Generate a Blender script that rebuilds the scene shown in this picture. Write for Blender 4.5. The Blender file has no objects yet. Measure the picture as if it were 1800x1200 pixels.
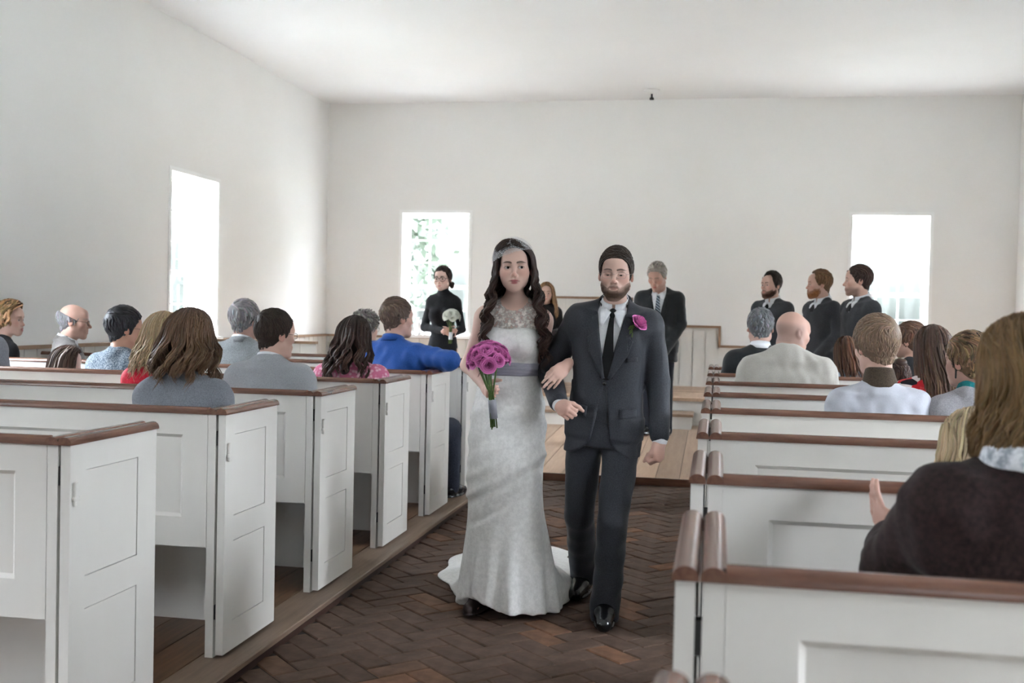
import bpy, bmesh, math, random
import numpy as np
from mathutils import Vector, Matrix
random.seed(7)
rng = np.random.default_rng(11)
scene = bpy.context.scene
COL = scene.collection

# ------------------------------------------------------------------ camera
CAMH = 1.38
FPX = 1933.0
YAW, PIT, ROLL = 0.184, -0.025, 0.0221
_cy, _sy = math.cos(YAW), math.sin(YAW)
FW = np.array([-_sy * math.cos(PIT), _cy * math.cos(PIT), math.sin(PIT)])
_r = np.array([_cy, _sy, 0.0])
_u = np.cross(_r, FW)
RT = _r * math.cos(ROLL) + _u * math.sin(ROLL)
UP = -_r * math.sin(ROLL) + _u * math.cos(ROLL)


def at(px, py, Y):
    """world point seen at photo pixel (px, py) at the real depth y = Y"""
    d = FW + RT * (px - 900) / FPX - UP * (py - 600) / FPX
    k = Y / d[1]
    return np.array([d[0] * k, Y, d[2] * k + CAMH])


cam = bpy.data.cameras.new('camera')
cam.sensor_width = 36.0
cam.lens = FPX / 1800.0 * 36.0
cam.clip_start = 0.05
cam.dof.use_dof = True
cam.dof.focus_distance = 4.9
cam.dof.aperture_fstop = 4.5
camo = bpy.data.objects.new('camera', cam)
COL.objects.link(camo)
camo.matrix_world = Matrix(((RT[0], UP[0], -FW[0], 0), (RT[1], UP[1], -FW[1], 0), (RT[2], UP[2], -FW[2], CAMH), (0, 0, 0, 1)))
scene.camera = camo

# ------------------------------------------------------------------ world: bright overcast sky
world = bpy.data.worlds.new('world')
scene.world = world
world.use_nodes = True
wn = world.node_tree
wn.nodes.clear()
wo = wn.nodes.new('ShaderNodeOutputWorld')
wb = wn.nodes.new('ShaderNodeBackground')
wb.inputs['Color'].default_value = (0.90, 0.965, 1.07, 1)
# overcast sky: three times as bright overhead as at the horizon
wt_ = wn.nodes.new('ShaderNodeTexCoord')
ws_ = wn.nodes.new('ShaderNodeSeparateXYZ')
wm_ = wn.nodes.new('ShaderNodeMath')
wm_.operation = 'MAXIMUM'
wm_.inputs[1].default_value = 0.0
wa_ = wn.nodes.new('ShaderNodeMath')
wa_.operation = 'MULTIPLY_ADD'
wa_.inputs[1].default_value = 17.0
wa_.inputs[2].default_value = 4.2
wn.links.new(wt_.outputs['Generated'], ws_.inputs[0])
wn.links.new(ws_.outputs['Z'], wm_.inputs[0])
wn.links.new(wm_.outputs[0], wa_.inputs[0])
wn.links.new(wa_.outputs[0], wb.inputs['Strength'])
wn.links.new(wb.outputs[0], wo.inputs[0])

vs = scene.view_settings
vs.view_transform = 'Standard'
vs.look = 'None'
vs.gamma = 1.0
vs.use_curve_mapping = False
vs.exposure = 2.7

# room constants (metres)
XL, XR, YB, YF, ZC = -5.33, 3.618, 14.5, -6.0, 4.215
WT = 0.32            # wall thickness
AL, AR = -1.84, -0.056   # aisle sides
ROW0L, ROW0R, PITCH = 2.845, 1.7027, 1.0104
KERB = 0.055
WIN_TOP, WIN_SILL = 2.735, 1.057
WINDOWS = [  # (wall, centre along wall, half width)
    ('left', 10.59, .53), ('left', 6.0, .53), ('left', 1.4, .53),
    ('right', 11.4, .53), ('right', 7.2, .53), ('right', 4.2, .53), ('right', 1.0, .53),  # includes one unseen window added to brighten the pew doors
    ('back', -3.784, .478), ('back', 2.118, .481),
    ('front', -3.784, .478), ('front', 2.118, .481)]  # unseen front pair added to light the aisle from behind


# ------------------------------------------------------------------ materials
def new_mat(name, base=(.8, .8, .8), rough=.6, spec=.5):
    m = bpy.data.materials.new(name)
    m.use_nodes = True
    b = m.node_tree.nodes['Principled BSDF']
    b.inputs['Base Color'].default_value = (*base, 1)
    b.inputs['Roughness'].default_value = rough
    b.inputs['Specular IOR Level'].default_value = spec
    return m, m.node_tree, b


def nd(nt, t, **kw):
    n = nt.nodes.new(t)
    for k, v in kw.items():
        if hasattr(n, k):
            setattr(n, k, v)
        else:
            n.inputs[k.replace('_', ' ')].default_value = v
    return n


def ramp(nt, fac, cols, interp='LINEAR'):
    r = nt.nodes.new('ShaderNodeValToRGB')
    r.color_ramp.interpolation = interp
    els = r.color_ramp.elements
    while len(els) < len(cols):
        els.new(.5)
    for e, (p, c) in zip(els, cols):
        e.position = p
        e.color = (*c, 1) if len(c) == 3 else c
    nt.links.new(fac, r.inputs[0])
    return r.outputs[0]


def coords(nt, scale=(1, 1, 1), kind='Object', rot=(0, 0, 0)):
    tc = nt.nodes.new('ShaderNodeTexCoord')
    mp = nt.nodes.new('ShaderNodeMapping')
    mp.inputs['Scale'].default_value = scale
    mp.inputs['Rotation'].default_value = rot
    nt.links.new(tc.outputs[kind], mp.inputs[0])
    return mp.outputs[0]


def noise(nt, vec, scale=5, detail=4, rough=.55):
    n = nt.nodes.new('ShaderNodeTexNoise')
    n.inputs['Scale'].default_value = scale
    n.inputs['Detail'].default_value = detail
    n.inputs['Roughness'].default_value = rough
    nt.links.new(vec, n.inputs['Vector'])
    return n.outputs['Fac']


def bump(nt, b, h, strength=.2, dist=.01):
    bp = nt.nodes.new('ShaderNodeBump')
    bp.inputs['Strength'].default_value = strength
    bp.inputs['Distance'].default_value = dist
    nt.links.new(h, bp.inputs['Height'])
    nt.links.new(bp.outputs[0], b.inputs['Normal'])


def noise_mat(name, c1, c2, scale=6, rough=.7, bstr=.15, bdist=.004, stretch=(1, 1, 1), spec=.35, detail=5, lo=.3, hi=.7):
    m, nt, b = new_mat(name, c1, rough, spec)
    v = coords(nt, stretch)
    f = noise(nt, v, scale, detail)
    nt.links.new(ramp(nt, f, [(lo, c1), (hi, c2)]), b.inputs['Base Color'])
    if bstr:
        bump(nt, b, f, bstr, bdist)
    return m


M = {}
M['plaster'] = noise_mat('wall_plaster', (.815, .805, .785), (.84, .832, .815), 1.3, .85, .12, .01)
M['ceiling'] = noise_mat('ceiling_paint', (.83, .83, .83), (.86, .86, .86), .8, .9, .06, .01)
M['trimwhite'] = noise_mat('window_paint', (.86, .86, .85), (.9, .9, .89), 5, .45, .05, .002)
M['pewwhite'] = noise_mat('pew_paint', (.635, .605, .56), (.695, .67, .63), 2.2, .42, .10, .003, (1, 1, .25))


def wood_mat(name, dark, light, rough, stretch, scale=3.0, bstr=.2, spec=.5, rnd=False):
    m, nt, b = new_mat(name, dark, rough, spec)
    v = coords(nt, stretch)
    f = noise(nt, v, scale, 8, .62)
    c = ramp(nt, f, [(.28, dark), (.72, light)])
    if rnd:
        oi = nt.nodes.new('ShaderNodeObjectInfo')
        mr = nt.nodes.new('ShaderNodeMapRange')
        mr.inputs['To Min'].default_value = .72
        mr.inputs['To Max'].default_value = 1.25
        nt.links.new(oi.outputs['Random'], mr.inputs[0])
        mx = nt.nodes.new('ShaderNodeMix')
        mx.data_type = 'RGBA'
        mx.blend_type = 'MULTIPLY'
        mx.inputs[0].default_value = 1
        nt.links.new(c, mx.inputs[6])
        nt.links.new(mr.outputs[0], mx.inputs[7])
        c = mx.outputs[2]
    nt.links.new(c, b.inputs['Base Color'])
    bump(nt, b, f, bstr, .002)
    return m


M['cap'] = wood_mat('varnished_cap_wood', (.090, .038, .025), (.185, .088, .056), .27, (1.2, 14, 14), 4, .1)
M['capy'] = wood_mat('varnished_cap_wood_lengthwise', (.090, .038, .025), (.185, .088, .056), .27, (14, 1.2, 14), 4, .1)
M['floorwood'] = wood_mat('dark_floor_boards', (.075, .036, .018), (.17, .09, .048), .45, (12, .9, 12), 3, .15, rnd=True)
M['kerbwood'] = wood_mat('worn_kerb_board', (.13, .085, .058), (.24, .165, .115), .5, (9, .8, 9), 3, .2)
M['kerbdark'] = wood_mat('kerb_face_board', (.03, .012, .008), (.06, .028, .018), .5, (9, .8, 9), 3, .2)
M['platwood'] = wood_mat('pale_platform_boards', (.34, .225, .15), (.47, .33, .23), .5, (8, .6, 8), 3, .1, rnd=True)
M['railwood'] = wood_mat('wainscot_cap_wood', (.22, .13, .075), (.33, .21, .13), .5, (3, 3, 3), 3, .1)


def brick_mat():
    m, nt, b = new_mat('worn_paving_brick', (.1, .06, .05), .75, .3)
    v = coords(nt, (1, 1, 1))
    f = noise(nt, v, 14, 6)
    oi = nt.nodes.new('ShaderNodeObjectInfo')
    c = ramp(nt, oi.outputs['Random'], [(0, (.080, .046, .031)), (.35, (.094, .056, .039)), (.75, (.106, .064, .045)), (.92, (.145, .078, .047)), (1, (.20, .092, .048))])
    d = ramp(nt, f, [(.25, (.55, .55, .55)), (.75, (1.3, 1.3, 1.3))])
    mx = nt.nodes.new('ShaderNodeMix')
    mx.data_type = 'RGBA'
    mx.blend_type = 'MULTIPLY'
    mx.inputs[0].default_value = 1
    nt.links.new(c, mx.inputs[6])
    nt.links.new(d, mx.inputs[7])
    nt.links.new(mx.outputs[2], b.inputs['Base Color'])
    bump(nt, b, f, .5, .004)
    return m


M['brick'] = brick_mat()
M['mortar'] = noise_mat('sand_joint', (.018, .013, .011), (.035, .026, .022), 30, .95, .2)


def glass_mat():
    m = bpy.data.materials.new('window_glass')
    m.use_nodes = True
    nt = m.node_tree
    nt.nodes.clear()
    o = nt.nodes.new('ShaderNodeOutputMaterial')
    t = nt.nodes.new('ShaderNodeBsdfTransparent')
    t.inputs[0].default_value = (.97, .98, .98, 1)
    g = nt.nodes.new('ShaderNodeBsdfGlossy')
    g.inputs['Roughness'].default_value = .02
    lw = nt.nodes.new('ShaderNodeLayerWeight')
    pw = nt.nodes.new('ShaderNodeMath')
    pw.operation = 'POWER'
    pw.inputs[1].default_value = 5
    nt.links.new(lw.outputs['Facing'], pw.inputs[0])
    fr = nt.nodes.new('ShaderNodeMath')
    fr.operation = 'MULTIPLY_ADD'
    fr.inputs[1].default_value = .7
    fr.inputs[2].default_value = .03
    nt.links.new(pw.outputs[0], fr.inputs[0])
    mx = nt.nodes.new('ShaderNodeMixShader')
    nt.links.new(fr.outputs[0], mx.inputs[0])
    nt.links.new(t.outputs[0], mx.inputs[1])
    nt.links.new(g.outputs[0], mx.inputs[2])
    nt.links.new(mx.outputs[0], o.inputs[0])
    return m


M['glass'] = glass_mat()
M['metal'] = new_mat('dark_iron', (.02, .018, .016), .5)[0]
M['white_plastic'] = new_mat('white_plastic', (.8, .8, .79), .4)[0]
M['grass'] = noise_mat('pale_gravel_and_grass', (.13, .135, .115), (.195, .20, .175), 3, .95, .3)
M['leaf'] = noise_mat('spring_leaves', (.028, .037, .026), (.048, .060, .043), 3, .8, 0)
M['woods'] = noise_mat('added_woods', (.026, .028, .026), (.038, .041, .037), .25, .95, .3, .3)
M['bark'] = noise_mat('tree_bark', (.05, .04, .03), (.1, .08, .06), 8, .9, .4)


# ------------------------------------------------------------------ mesh helpers
class MB:
    """collects vertices and faces of ONE mesh"""

    def __init__(self):
        self.v = []
        self.f = []

    def box(self, x0, x1, y0, y1, z0, z1, z2=None, z3=None):
        """box; z2/z3 (optional): bottom/top height at the y1 end"""
        a = len(self.v)
        zb = z0 if z2 is None else z2
        zt = z1 if z3 is None else z3
        self.v += [(x0, y0, z0), (x1, y0, z0), (x1, y1, zb), (x0, y1, zb), (x0, y0, z1), (x1, y0, z1), (x1, y1, zt), (x0, y1, zt)]
        for q in ((0, 3, 2, 1), (4, 5, 6, 7), (0, 1, 5, 4), (1, 2, 6, 5), (2, 3, 7, 6), (3, 0, 4, 7)):
            self.f.append(tuple(a + i for i in q))
        return self

    def prism(self, pts, axis, a0, a1):
        """extrude closed polygon pts (2d) along axis 'x' 'y' or 'z'"""
        n = len(pts)
        s = len(self.v)
        for a in (a0, a1):
            for p in pts:
                self.v.append({'x': (a, p[0], p[1]), 'y': (p[0], a, p[1]), 'z': (p[0], p[1], a)}[axis])
        for i in range(n):
            j = (i + 1) % n
            self.f.append((s + i, s + j, s + n + j, s + n + i))
        self.f.append(tuple(s + i for i in reversed(range(n))))
        self.f.append(tuple(s + n + i for i in range(n)))
        return self

    def lathe(self, prof, seg=20, c=(0, 0, 0)):
        s = len(self.v)
        n = len(prof)
        for i in range(seg):
            a = 2 * math.pi * i / seg
            for r, z in prof:
                self.v.append((c[0] + r * math.cos(a), c[1] + r * math.sin(a), c[2] + z))
        for i in range(seg):
            j = (i + 1) % seg
            for k in range(n - 1):
                self.f.append((s + i * n + k, s + j * n + k, s + j * n + k + 1, s + i * n + k + 1))
        return self

    def tube(self, pts, rad, seg=8, flat=1.0, cap=True):
        pts = np.array(pts, float)
        n = len(pts)
        rad = np.broadcast_to(np.array(rad, float), (n,))
        t = np.gradient(pts, axis=0)
        t /= np.linalg.norm(t, axis=1)[:, None] + 1e-12
        up = np.array([0, 0, 1.0]) if abs(t[0][2]) < .9 else np.array([1.0, 0, 0])
        s = len(self.v)
        for i in range(n):
            a = np.cross(t[i], up)
            a /= np.linalg.norm(a) + 1e-12
            b = np.cross(a, t[i])
            up = b
            for k in range(seg):
                w = 2 * math.pi * k / seg
                self.v.append(tuple(pts[i] + rad[i] * (a * math.cos(w) + b * flat * math.sin(w))))
        for i in range(n - 1):
            for k in range(seg):
                j = (k + 1) % seg
                self.f.append((s + i * seg + k, s + i * seg + j, s + (i + 1) * seg + j, s + (i + 1) * seg + k))
        if cap:
            self.f.append(tuple(s + k for k in reversed(range(seg))))
            self.f.append(tuple(s + (n - 1) * seg + k for k in range(seg)))
        return self

    def build(self, name, mat, parent=None, smooth=False, bevel=0, loc=None, fixn=True):
        me = bpy.data.meshes.new(name)
        me.from_pydata([tuple(map(float, v)) for v in self.v], [], self.f)
        if fixn or bevel:
            bm = bmesh.new()
            bm.from_mesh(me)
            if fixn:
                bmesh.ops.recalc_face_normals(bm, faces=bm.faces)
            if bevel:
                bmesh.ops.bevel(bm, geom=list(bm.edges), offset=bevel, segments=1, affect='EDGES', clamp_overlap=True)
            bm.to_mesh(me)
            bm.free()
        if smooth:
            me.polygons.foreach_set('use_smooth', [True] * len(me.polygons))
            if smooth == 'auto':
                me.set_sharp_from_angle(angle=math.radians(40))
        me.materials.append(mat)
        return link(name, me, parent, loc)


def link(name, data, parent=None, loc=None):
    o = bpy.data.objects.new(name, data)
    COL.objects.link(o)
    if parent is not None:
        o.parent = parent
    if loc is not None:
        o.location = loc
    return o


def empty(name, loc=(0, 0, 0), rz=0.0):
    o = link(name, None)
    o.empty_display_size = .1
    o.location = loc
    o.rotation_euler = (0, 0, rz)
    return o


def tag(o, label=None, cat=None, group=None, kind=None):
    if label:
        o['label'] = label
    if cat:
        o['category'] = cat
    if group:
        o['group'] = group
    if kind:
        o['kind'] = kind
    return o


def copy_tree(o, parent=None):
    c = o.copy()
    COL.objects.link(c)
    c.parent = parent
    for ch in list(o.children):
        copy_tree(ch, c)
    return c


# ------------------------------------------------------------------ room shell
def wall_with_holes(name, axis, pos, a0, a1, z0, z1, thick, holes, mat):
    """wall slab perpendicular to axis at pos (thickness outward 'thick'), rectangular holes [(h0,h1,zb,zt)]"""
    mb = MB()
    hs = sorted(holes)
    segs = []
    cur = a0
    for h0, h1, zb, zt in hs:
        segs.append((cur, h0, z0, z1))
        segs.append((h0, h1, z0, zb))
        segs.append((h0, h1, zt, z1))
        cur = h1
    segs.append((cur, a1, z0, z1))
    p0, p1 = min(pos, pos + thick), max(pos, pos + thick)
    for s0, s1, q0, q1 in segs:
        if axis == 'x':
            mb.box(p0, p1, s0, s1, q0, q1)
        else:
            mb.box(s0, s1, p0, p1, q0, q1)
    o = mb.build(name, mat)
    tag(o, kind='structure')
    return o


def holes(w):
    return [(c - h, c + h, WIN_SILL, WIN_TOP) for (k, c, h) in WINDOWS if k == w]


wl = wall_with_holes('wall_left', 'x', XL, YF - WT, YB + WT, -.3, ZC + .02, -WT, holes('left'), M['plaster'])
wr = wall_with_holes('wall_right', 'x', XR, YF - WT, YB + WT, -.3, ZC + .02, WT, holes('right'), M['plaster'])
wbk = wall_with_holes('wall_back', 'y', YB, XL, XR, -.3, ZC + .02, WT, holes('back'), M['plaster'])
wfr = wall_with_holes('wall_front', 'y', YF, XL, XR, -.3, ZC + .02, -WT, holes('front'), M['plaster'])
tag(wl, 'plain white plaster wall with one tall window on the left side')
tag(wr, 'white plaster wall along the right edge of the photo')
tag(wbk, 'white plaster back wall with two sash windows')
tag(wfr, 'white plaster wall behind the viewpoint')
cl = MB().box(XL - WT, XR + WT, YF - WT, YB + WT, ZC, ZC + .15).build('ceiling', M['ceiling'])
tag(cl, 'flat white painted ceiling', kind='structure')


def window(n, wall, c, h, label):
    """nine-over-six sash window set deep in its wall opening"""
    root = empty('window_%d' % n)
    tag(root, label, kind='structure')
    # local frame: u along wall, w outward, z up
    if wall in ('left', 'right'):
        s = -1 if wall == 'left' else 1
        base = XL if wall == 'left' else XR

        def T(u, w, z):
            return (base + s * w, c + u, z)
    else:
        s = 1 if wall == 'back' else -1
        base = YB if wall == 'back' else YF

        def T(u, w, z):
            return (c + u, base + s * w, z)

    def bx(mb, u0, u1, w0, w1, z0, z1):
        a = T(u0, w0, z0)
        b = T(u1, w1, z1)
        mb.box(min(a[0], b[0]), max(a[0], b[0]), min(a[1], b[1]), max(a[1], b[1]), z0, z1)

    zb, zt = WIN_SILL, WIN_TOP
    mb = MB()      # casing and jamb lining
    bx(mb, -h - .03, -h + .012, -.012, WT, zb, zt + .03)
    bx(mb, h - .012, h + .03, -.012, WT, zb, zt + .03)
    bx(mb, -h + .012, h - .012, -.012, WT, zt - .012, zt + .03)
    mb.build('window_frame', M['trimwhite'], root)
    mb = MB()
    bx(mb, -h - .05, h + .05, -.06, WT + .03, zb - .03, zb + .012)
    mb.build('window_sill', M['trimwhite'], root)
    gw = h - .012
    zm = zb + (zt - zb) * .40
    for nm, z0, z1, w0, rows in (('upper_sash', zm - .02, zt - .012, .20, 3), ('lower_sash', zb + .012, zm + .02, .155, 2)):
        mb = MB()
        fr = .055
        bx(mb, -gw, -gw + fr, w0, w0 + .035, z0, z1)
        bx(mb, gw - fr, gw, w0, w0 + .035, z0, z1)
        bx(mb, -gw + fr, gw - fr, w0, w0 + .035, z0, z0 + fr * .9)
        bx(mb, -gw + fr, gw - fr, w0, w0 + .035, z1 - fr * .9, z1)
        o = mb.build(nm, M['trimwhite'], root)
        z0 += fr * .9
        z1 -= fr * .9
        for i in (1, 2):
            u = -gw + fr + (2 * gw - 2 * fr) * i / 3
            mb = MB()
            bx(mb, u - .012, u + .012, w0 + .005, w0 + .03, z0, z1)
            mb.build('muntin', M['trimwhite'], o)
        for i in range(1, rows):
            z = z0 + (z1 - z0) * i / rows
            mb = MB()
            bx(mb, -gw + fr, gw - fr, w0 + .006, w0 + .029, z - .012, z + .012)
            mb.build('muntin', M['trimwhite'], o)
        cw = (2 * gw - 2 * fr) / 3
        rh = (z1 - z0) / rows
        for i in range(3):
            for j in range(rows):
                mb = MB()
                bx(mb, -gw + fr + i * cw + .009, -gw + fr + (i + 1) * cw - .009, w0 + .0165, w0 + .0185, z0 + j * rh + .009, z0 + (j + 1) * rh - .009)
                mb.build('pane', M['glass'], o)
    # daylight portal: guides sampling of the sky through this opening
    pl = bpy.data.lights.new('sky_portal', 'AREA')
    pl.shape = 'RECTANGLE'
    pl.size = 2 * h
    pl.size_y = zt - zb
    pl.cycles.is_portal = True
    po = link('sky_portal', pl)
    po.location = T(0, WT + .02, (zb + zt) / 2)
    d = Vector(T(0, -1, 0)) - Vector(T(0, 0, 0))
    po.rotation_euler = d.to_track_quat('-Z', 'Z').to_euler()


WL = {('left', 10.59): 'tall white sash window in the left wall', ('back', -3.784): 'sash window in the back wall behind the person in the black dress',
      ('back', 2.118): 'sash window in the back wall behind the rightmost of three people in grey sweaters'}
for i, (w, c, h) in enumerate(WINDOWS):
    window(i + 1, w, c, h, WL.get((w, c), 'unseen sash window assumed in the %s wall' % w))

# wainscot with brown cap rail on the walls
WCAP = 1.035


def wainscot(name, label, wall, a0, a1, ztop, zbot, depth=.03, bw=.165, capmat='railwood'):
    root = empty(name)
    tag(root, label, kind='structure')
    n = max(1, int(round((a1 - a0) / bw)))
    w = (a1 - a0) / n
    for i in range(n):
        u0, u1 = a0 + i * w + .0065, a0 + (i + 1) * w - .0065
        mb = MB()
        if wall == 'left':
            mb.box(XL, XL + depth, u0, u1, zbot, ztop)
        elif wall == 'right':
            mb.box(XR - depth, XR, u0, u1, zbot, ztop)
        else:
            mb.box(u0, u1, YB - depth, YB, zbot, ztop)
        mb.build('board', M['pewwhite'], root)
    mb = MB()
    if wall == 'left':
        mb.box(XL, XL + depth + .025, a0, a1, ztop, ztop + .03)
    elif wall == 'right':
        mb.box(XR - depth - .025, XR, a0, a1, ztop, ztop + .03)
    else:
        mb.box(a0, a1, YB - depth - .025, YB, ztop, ztop + .03)
    mb.build('cap_rail', M[capmat], root)
    bk = MB()
    if wall == 'left':
        bk.box(XL, XL + depth - .016, a0, a1, zbot, ztop)
    elif wall == 'right':
        bk.box(XR - depth + .016, XR, a0, a1, zbot, ztop)
    else:
        bk.box(a0, a1, YB - depth + .016, YB, zbot, ztop)
    bk.build('backing', M['pewwhite'], root)
    return root


wainscot('trim_1', 'white board wainscot with brown cap along the left wall', 'left', 0, YB - .04, WCAP - .015, .06)
wainscot('trim_2', 'white board wainscot with brown cap on the left of the back wall', 'back', XL + .06, -3.0, WCAP - .015, .06)
wainscot('trim_3', 'tallest stepped board panel with brown cap behind the couple', 'back', -3.0, -1.12, 1.60, .48, .05)
wainscot('trim_4', 'white board panel with brown cap right of the person with bowed head', 'back', -1.12, .02, 1.255, .48, .05)
wainscot('trim_5', 'white board wainscot with brown cap behind the three people in grey sweaters', 'back', .02, XR - .06, WCAP - .03, .06)
wainscot('trim_6', 'white board wainscot with brown cap along the right wall', 'right', 0, YB - .04, WCAP - .015, .06)
# vertical brown end strips where the stepped panel drops
mb = MB().box(.02, .05, YB - .08, YB, WCAP, 1.285)
tag(mb.build('trim_7', M['railwood']), 'short upright brown strip where the panel steps down', kind='structure')
mb = MB().box(-1.12, -1.09, YB - .08, YB, 1.285, 1.63)
tag(mb.build('trim_8', M['railwood']), 'upright brown strip at the step beside the tall panel', kind='structure')

# ------------------------------------------------------------------ floors
floor = empty('floor')
tag(floor, 'dark brick aisle floor laid in herringbone', kind='structure')
mb = MB().box(XL, XR, YF, 9.1, -.1, -.007)
mb.build('joint_bed', M['mortar'], floor)
BW = .112


def brick_mesh(L, W):
    g, t, e = .0028, .035, .004
    mb = MB()
    x0, x1, y0, y1 = -L / 2 + g, L / 2 - g, -W / 2 + g, W / 2 - g
    s = len(mb.v)
    mb.v += [(x0, y0, -t), (x1, y0, -t), (x1, y1, -t), (x0, y1, -t), (x0, y0, -e), (x1, y0, -e), (x1, y1, -e), (x0, y1, -e),
             (x0 + e, y0 + e, 0), (x1 - e, y0 + e, 0), (x1 - e, y1 - e, 0), (x0 + e, y1 - e, 0)]
    for a in (0, 4):
        for i in range(4):
            j = (i + 1) % 4
            mb.f.append((a + i, a + j, a + 4 + j, a + 4 + i))
    mb.f.append((8, 9, 10, 11))
    return mb


proto = brick_mesh(2 * BW, BW)
bricks = []
c45 = math.sqrt(.5)
for k in range(-90, 130):
    for m_ in range(-40, 60):
        for (ux, uy, rot) in ((1, .5, 0), (2.5, 0, 90)):
            gx, gy = (ux + k + 4 * m_) * BW, (uy + k) * BW
            x, y = (gx - gy) * c45 - .9, (gx + gy) * c45
            if AL + .08 < x < AR + .12 and 2.6 < y < 9.1:
                bricks.append((x, y, rot + 45))
bricks.sort(key=lambda b: b[1] + (0.0 if b[1] > 3.55 else 50))
bme = None
rest = MB()
for i, (x, y, rot) in enumerate(bricks):
    dz, tilt = random.uniform(-.003, .003), random.uniform(-.01, .01)
    if i < 300:
        if bme is None:
            o = proto.build('brick', M['brick'], floor)
            bme = o.data
        else:
            o = link('brick', bme, floor)
        o.location = (x, y, dz)
        o.rotation_euler = (tilt, random.uniform(-.01, .01), math.radians(rot) + random.uniform(-.012, .012))
    else:
        mt = Matrix.Translation((x, y, dz)) @ Matrix.Rotation(math.radians(rot), 4, 'Z')
        s = len(rest.v)
        rest.v += [tuple(mt @ Vector(v)) for v in proto.v]
        rest.f += [tuple(s + a for a in f) for f in proto.f]
if rest.v:
    tag(rest.build('far_bricks', M['brick'], floor, fixn=False), kind='stuff')

# raised wooden pew floors
def pew_floor(name, x0, x1, y0, y1, label):
    r = empty(name)
    tag(r, label, kind='structure')
    MB().box(x0, x1, y0, y1, -.1, KERB - .012).build('joists', M['kerbdark'], r)
    n = int(round((x1 - x0) / .17))
    w = (x1 - x0) / n
    for i in range(n):
        MB().box(x0 + i * w + .0025, x0 + (i + 1) * w - .0025, y0, y1, KERB - .012, KERB).build('floor_board', M['floorwood'], r)
    return r


pew_floor('floor_left', XL, AL - .06, YF, 9.05, 'dark wooden boards under the left pews')
pew_floor('floor_right', AR + .04, XR, YF, 9.05, 'dark wooden boards under the right pews')
k = empty('trim_9')
tag(k, 'worn wooden kerb board edging the brick aisle on the left', kind='structure')
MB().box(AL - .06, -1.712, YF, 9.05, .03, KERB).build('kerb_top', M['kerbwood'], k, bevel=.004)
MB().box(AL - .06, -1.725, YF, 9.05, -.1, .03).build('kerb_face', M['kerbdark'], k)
k = empty('trim_10')
tag(k, 'wooden kerb under the right pew doors', kind='structure')
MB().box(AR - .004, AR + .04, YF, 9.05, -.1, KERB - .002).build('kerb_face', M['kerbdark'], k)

# pale board platform at the head of the aisle (the old floor rises gently)
PY0, PY1, PZ0, PZ1 = 9.05, 12.0, .06, .185


def plat_z(y):
    return PZ0 + (PZ1 - PZ0) * min(1, max(0, (y - PY0) / (PY1 - PY0)))


pf = empty('floor_platform')
tag(pf, 'pale board platform floor in front of the raised benches', kind='structure')
n = 46
w = (XR - XL) / n
for i in range(n):
    MB().box(XL + i * w + .003, XL + (i + 1) * w - .003, PY0 + .001, PY1, PZ0 - .03, PZ0, PZ1 - .03, PZ1).build('floor_board', M['platwood'], pf)
MB().box(XL, XR, PY0 + .03, PY1, -.1, PZ0 - .008, -.1, PZ1 - .008).build('joists', M['kerbdark'], pf)
MB().box(XL, XR, PY0 - .02, PY0 + .012, .004, PZ0 + .002).build('nosing', M['cap'], pf)
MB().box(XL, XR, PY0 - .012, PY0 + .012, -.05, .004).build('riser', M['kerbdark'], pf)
# raised bench gallery with steps
gal = empty('floor_gallery')
tag(gal, 'raised platform with wooden tread edge along the back wall', kind='structure')
MB().box(XL, XR, 12.38, YB, -.1, .455).build('riser', M['pewwhite'], gal)
n = 11
for i in range(n):
    yy0 = 12.34 + (YB - 12.34) * i / n
    yy1 = 12.34 + (YB - 12.34) * (i + 1) / n
    MB().box(XL, XR, yy0 + .002, yy1 - .002, .455, .49).build('tread_board', M['platwood'], gal)
MB().box(XL, XR, PY1 - .01, 12.38, -.1, .183).build('floor_strip', M['platwood'], gal)
stp = empty('step_block', (0, 0, 0))
tag(stp, 'white wooden step with a brown tread at the foot of the raised benches', 'step')
MB().box(-2.4, -.245, 11.93, 12.36, .10, .315).build('riser', M['pewwhite'], stp)
MB().box(-2.42, -.225, 11.90, 12.375, .315, .345).build('tread', M['platwood'], stp, bevel=.006)

# ------------------------------------------------------------------ pews
CAPB = .977      # underside of the cap
DL = .49         # length of the door / end panel
HALF = [(-.5, 0), (.5, 0), (.5, .2)] + [(.5 * math.cos(math.pi * i / 12), .2 + .8 * math.sin(math.pi * i / 12)) for i in range(1, 12)] + [(-.5, .2)]


def cap_y(name, xc, wid, y0, y1, parent):
    mb = MB().prism([(xc + a * wid, CAPB + b * .024) for a, b in HALF], 'y', y0, y1)
    return mb.build(name, M['capy'], parent, smooth='auto')


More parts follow.
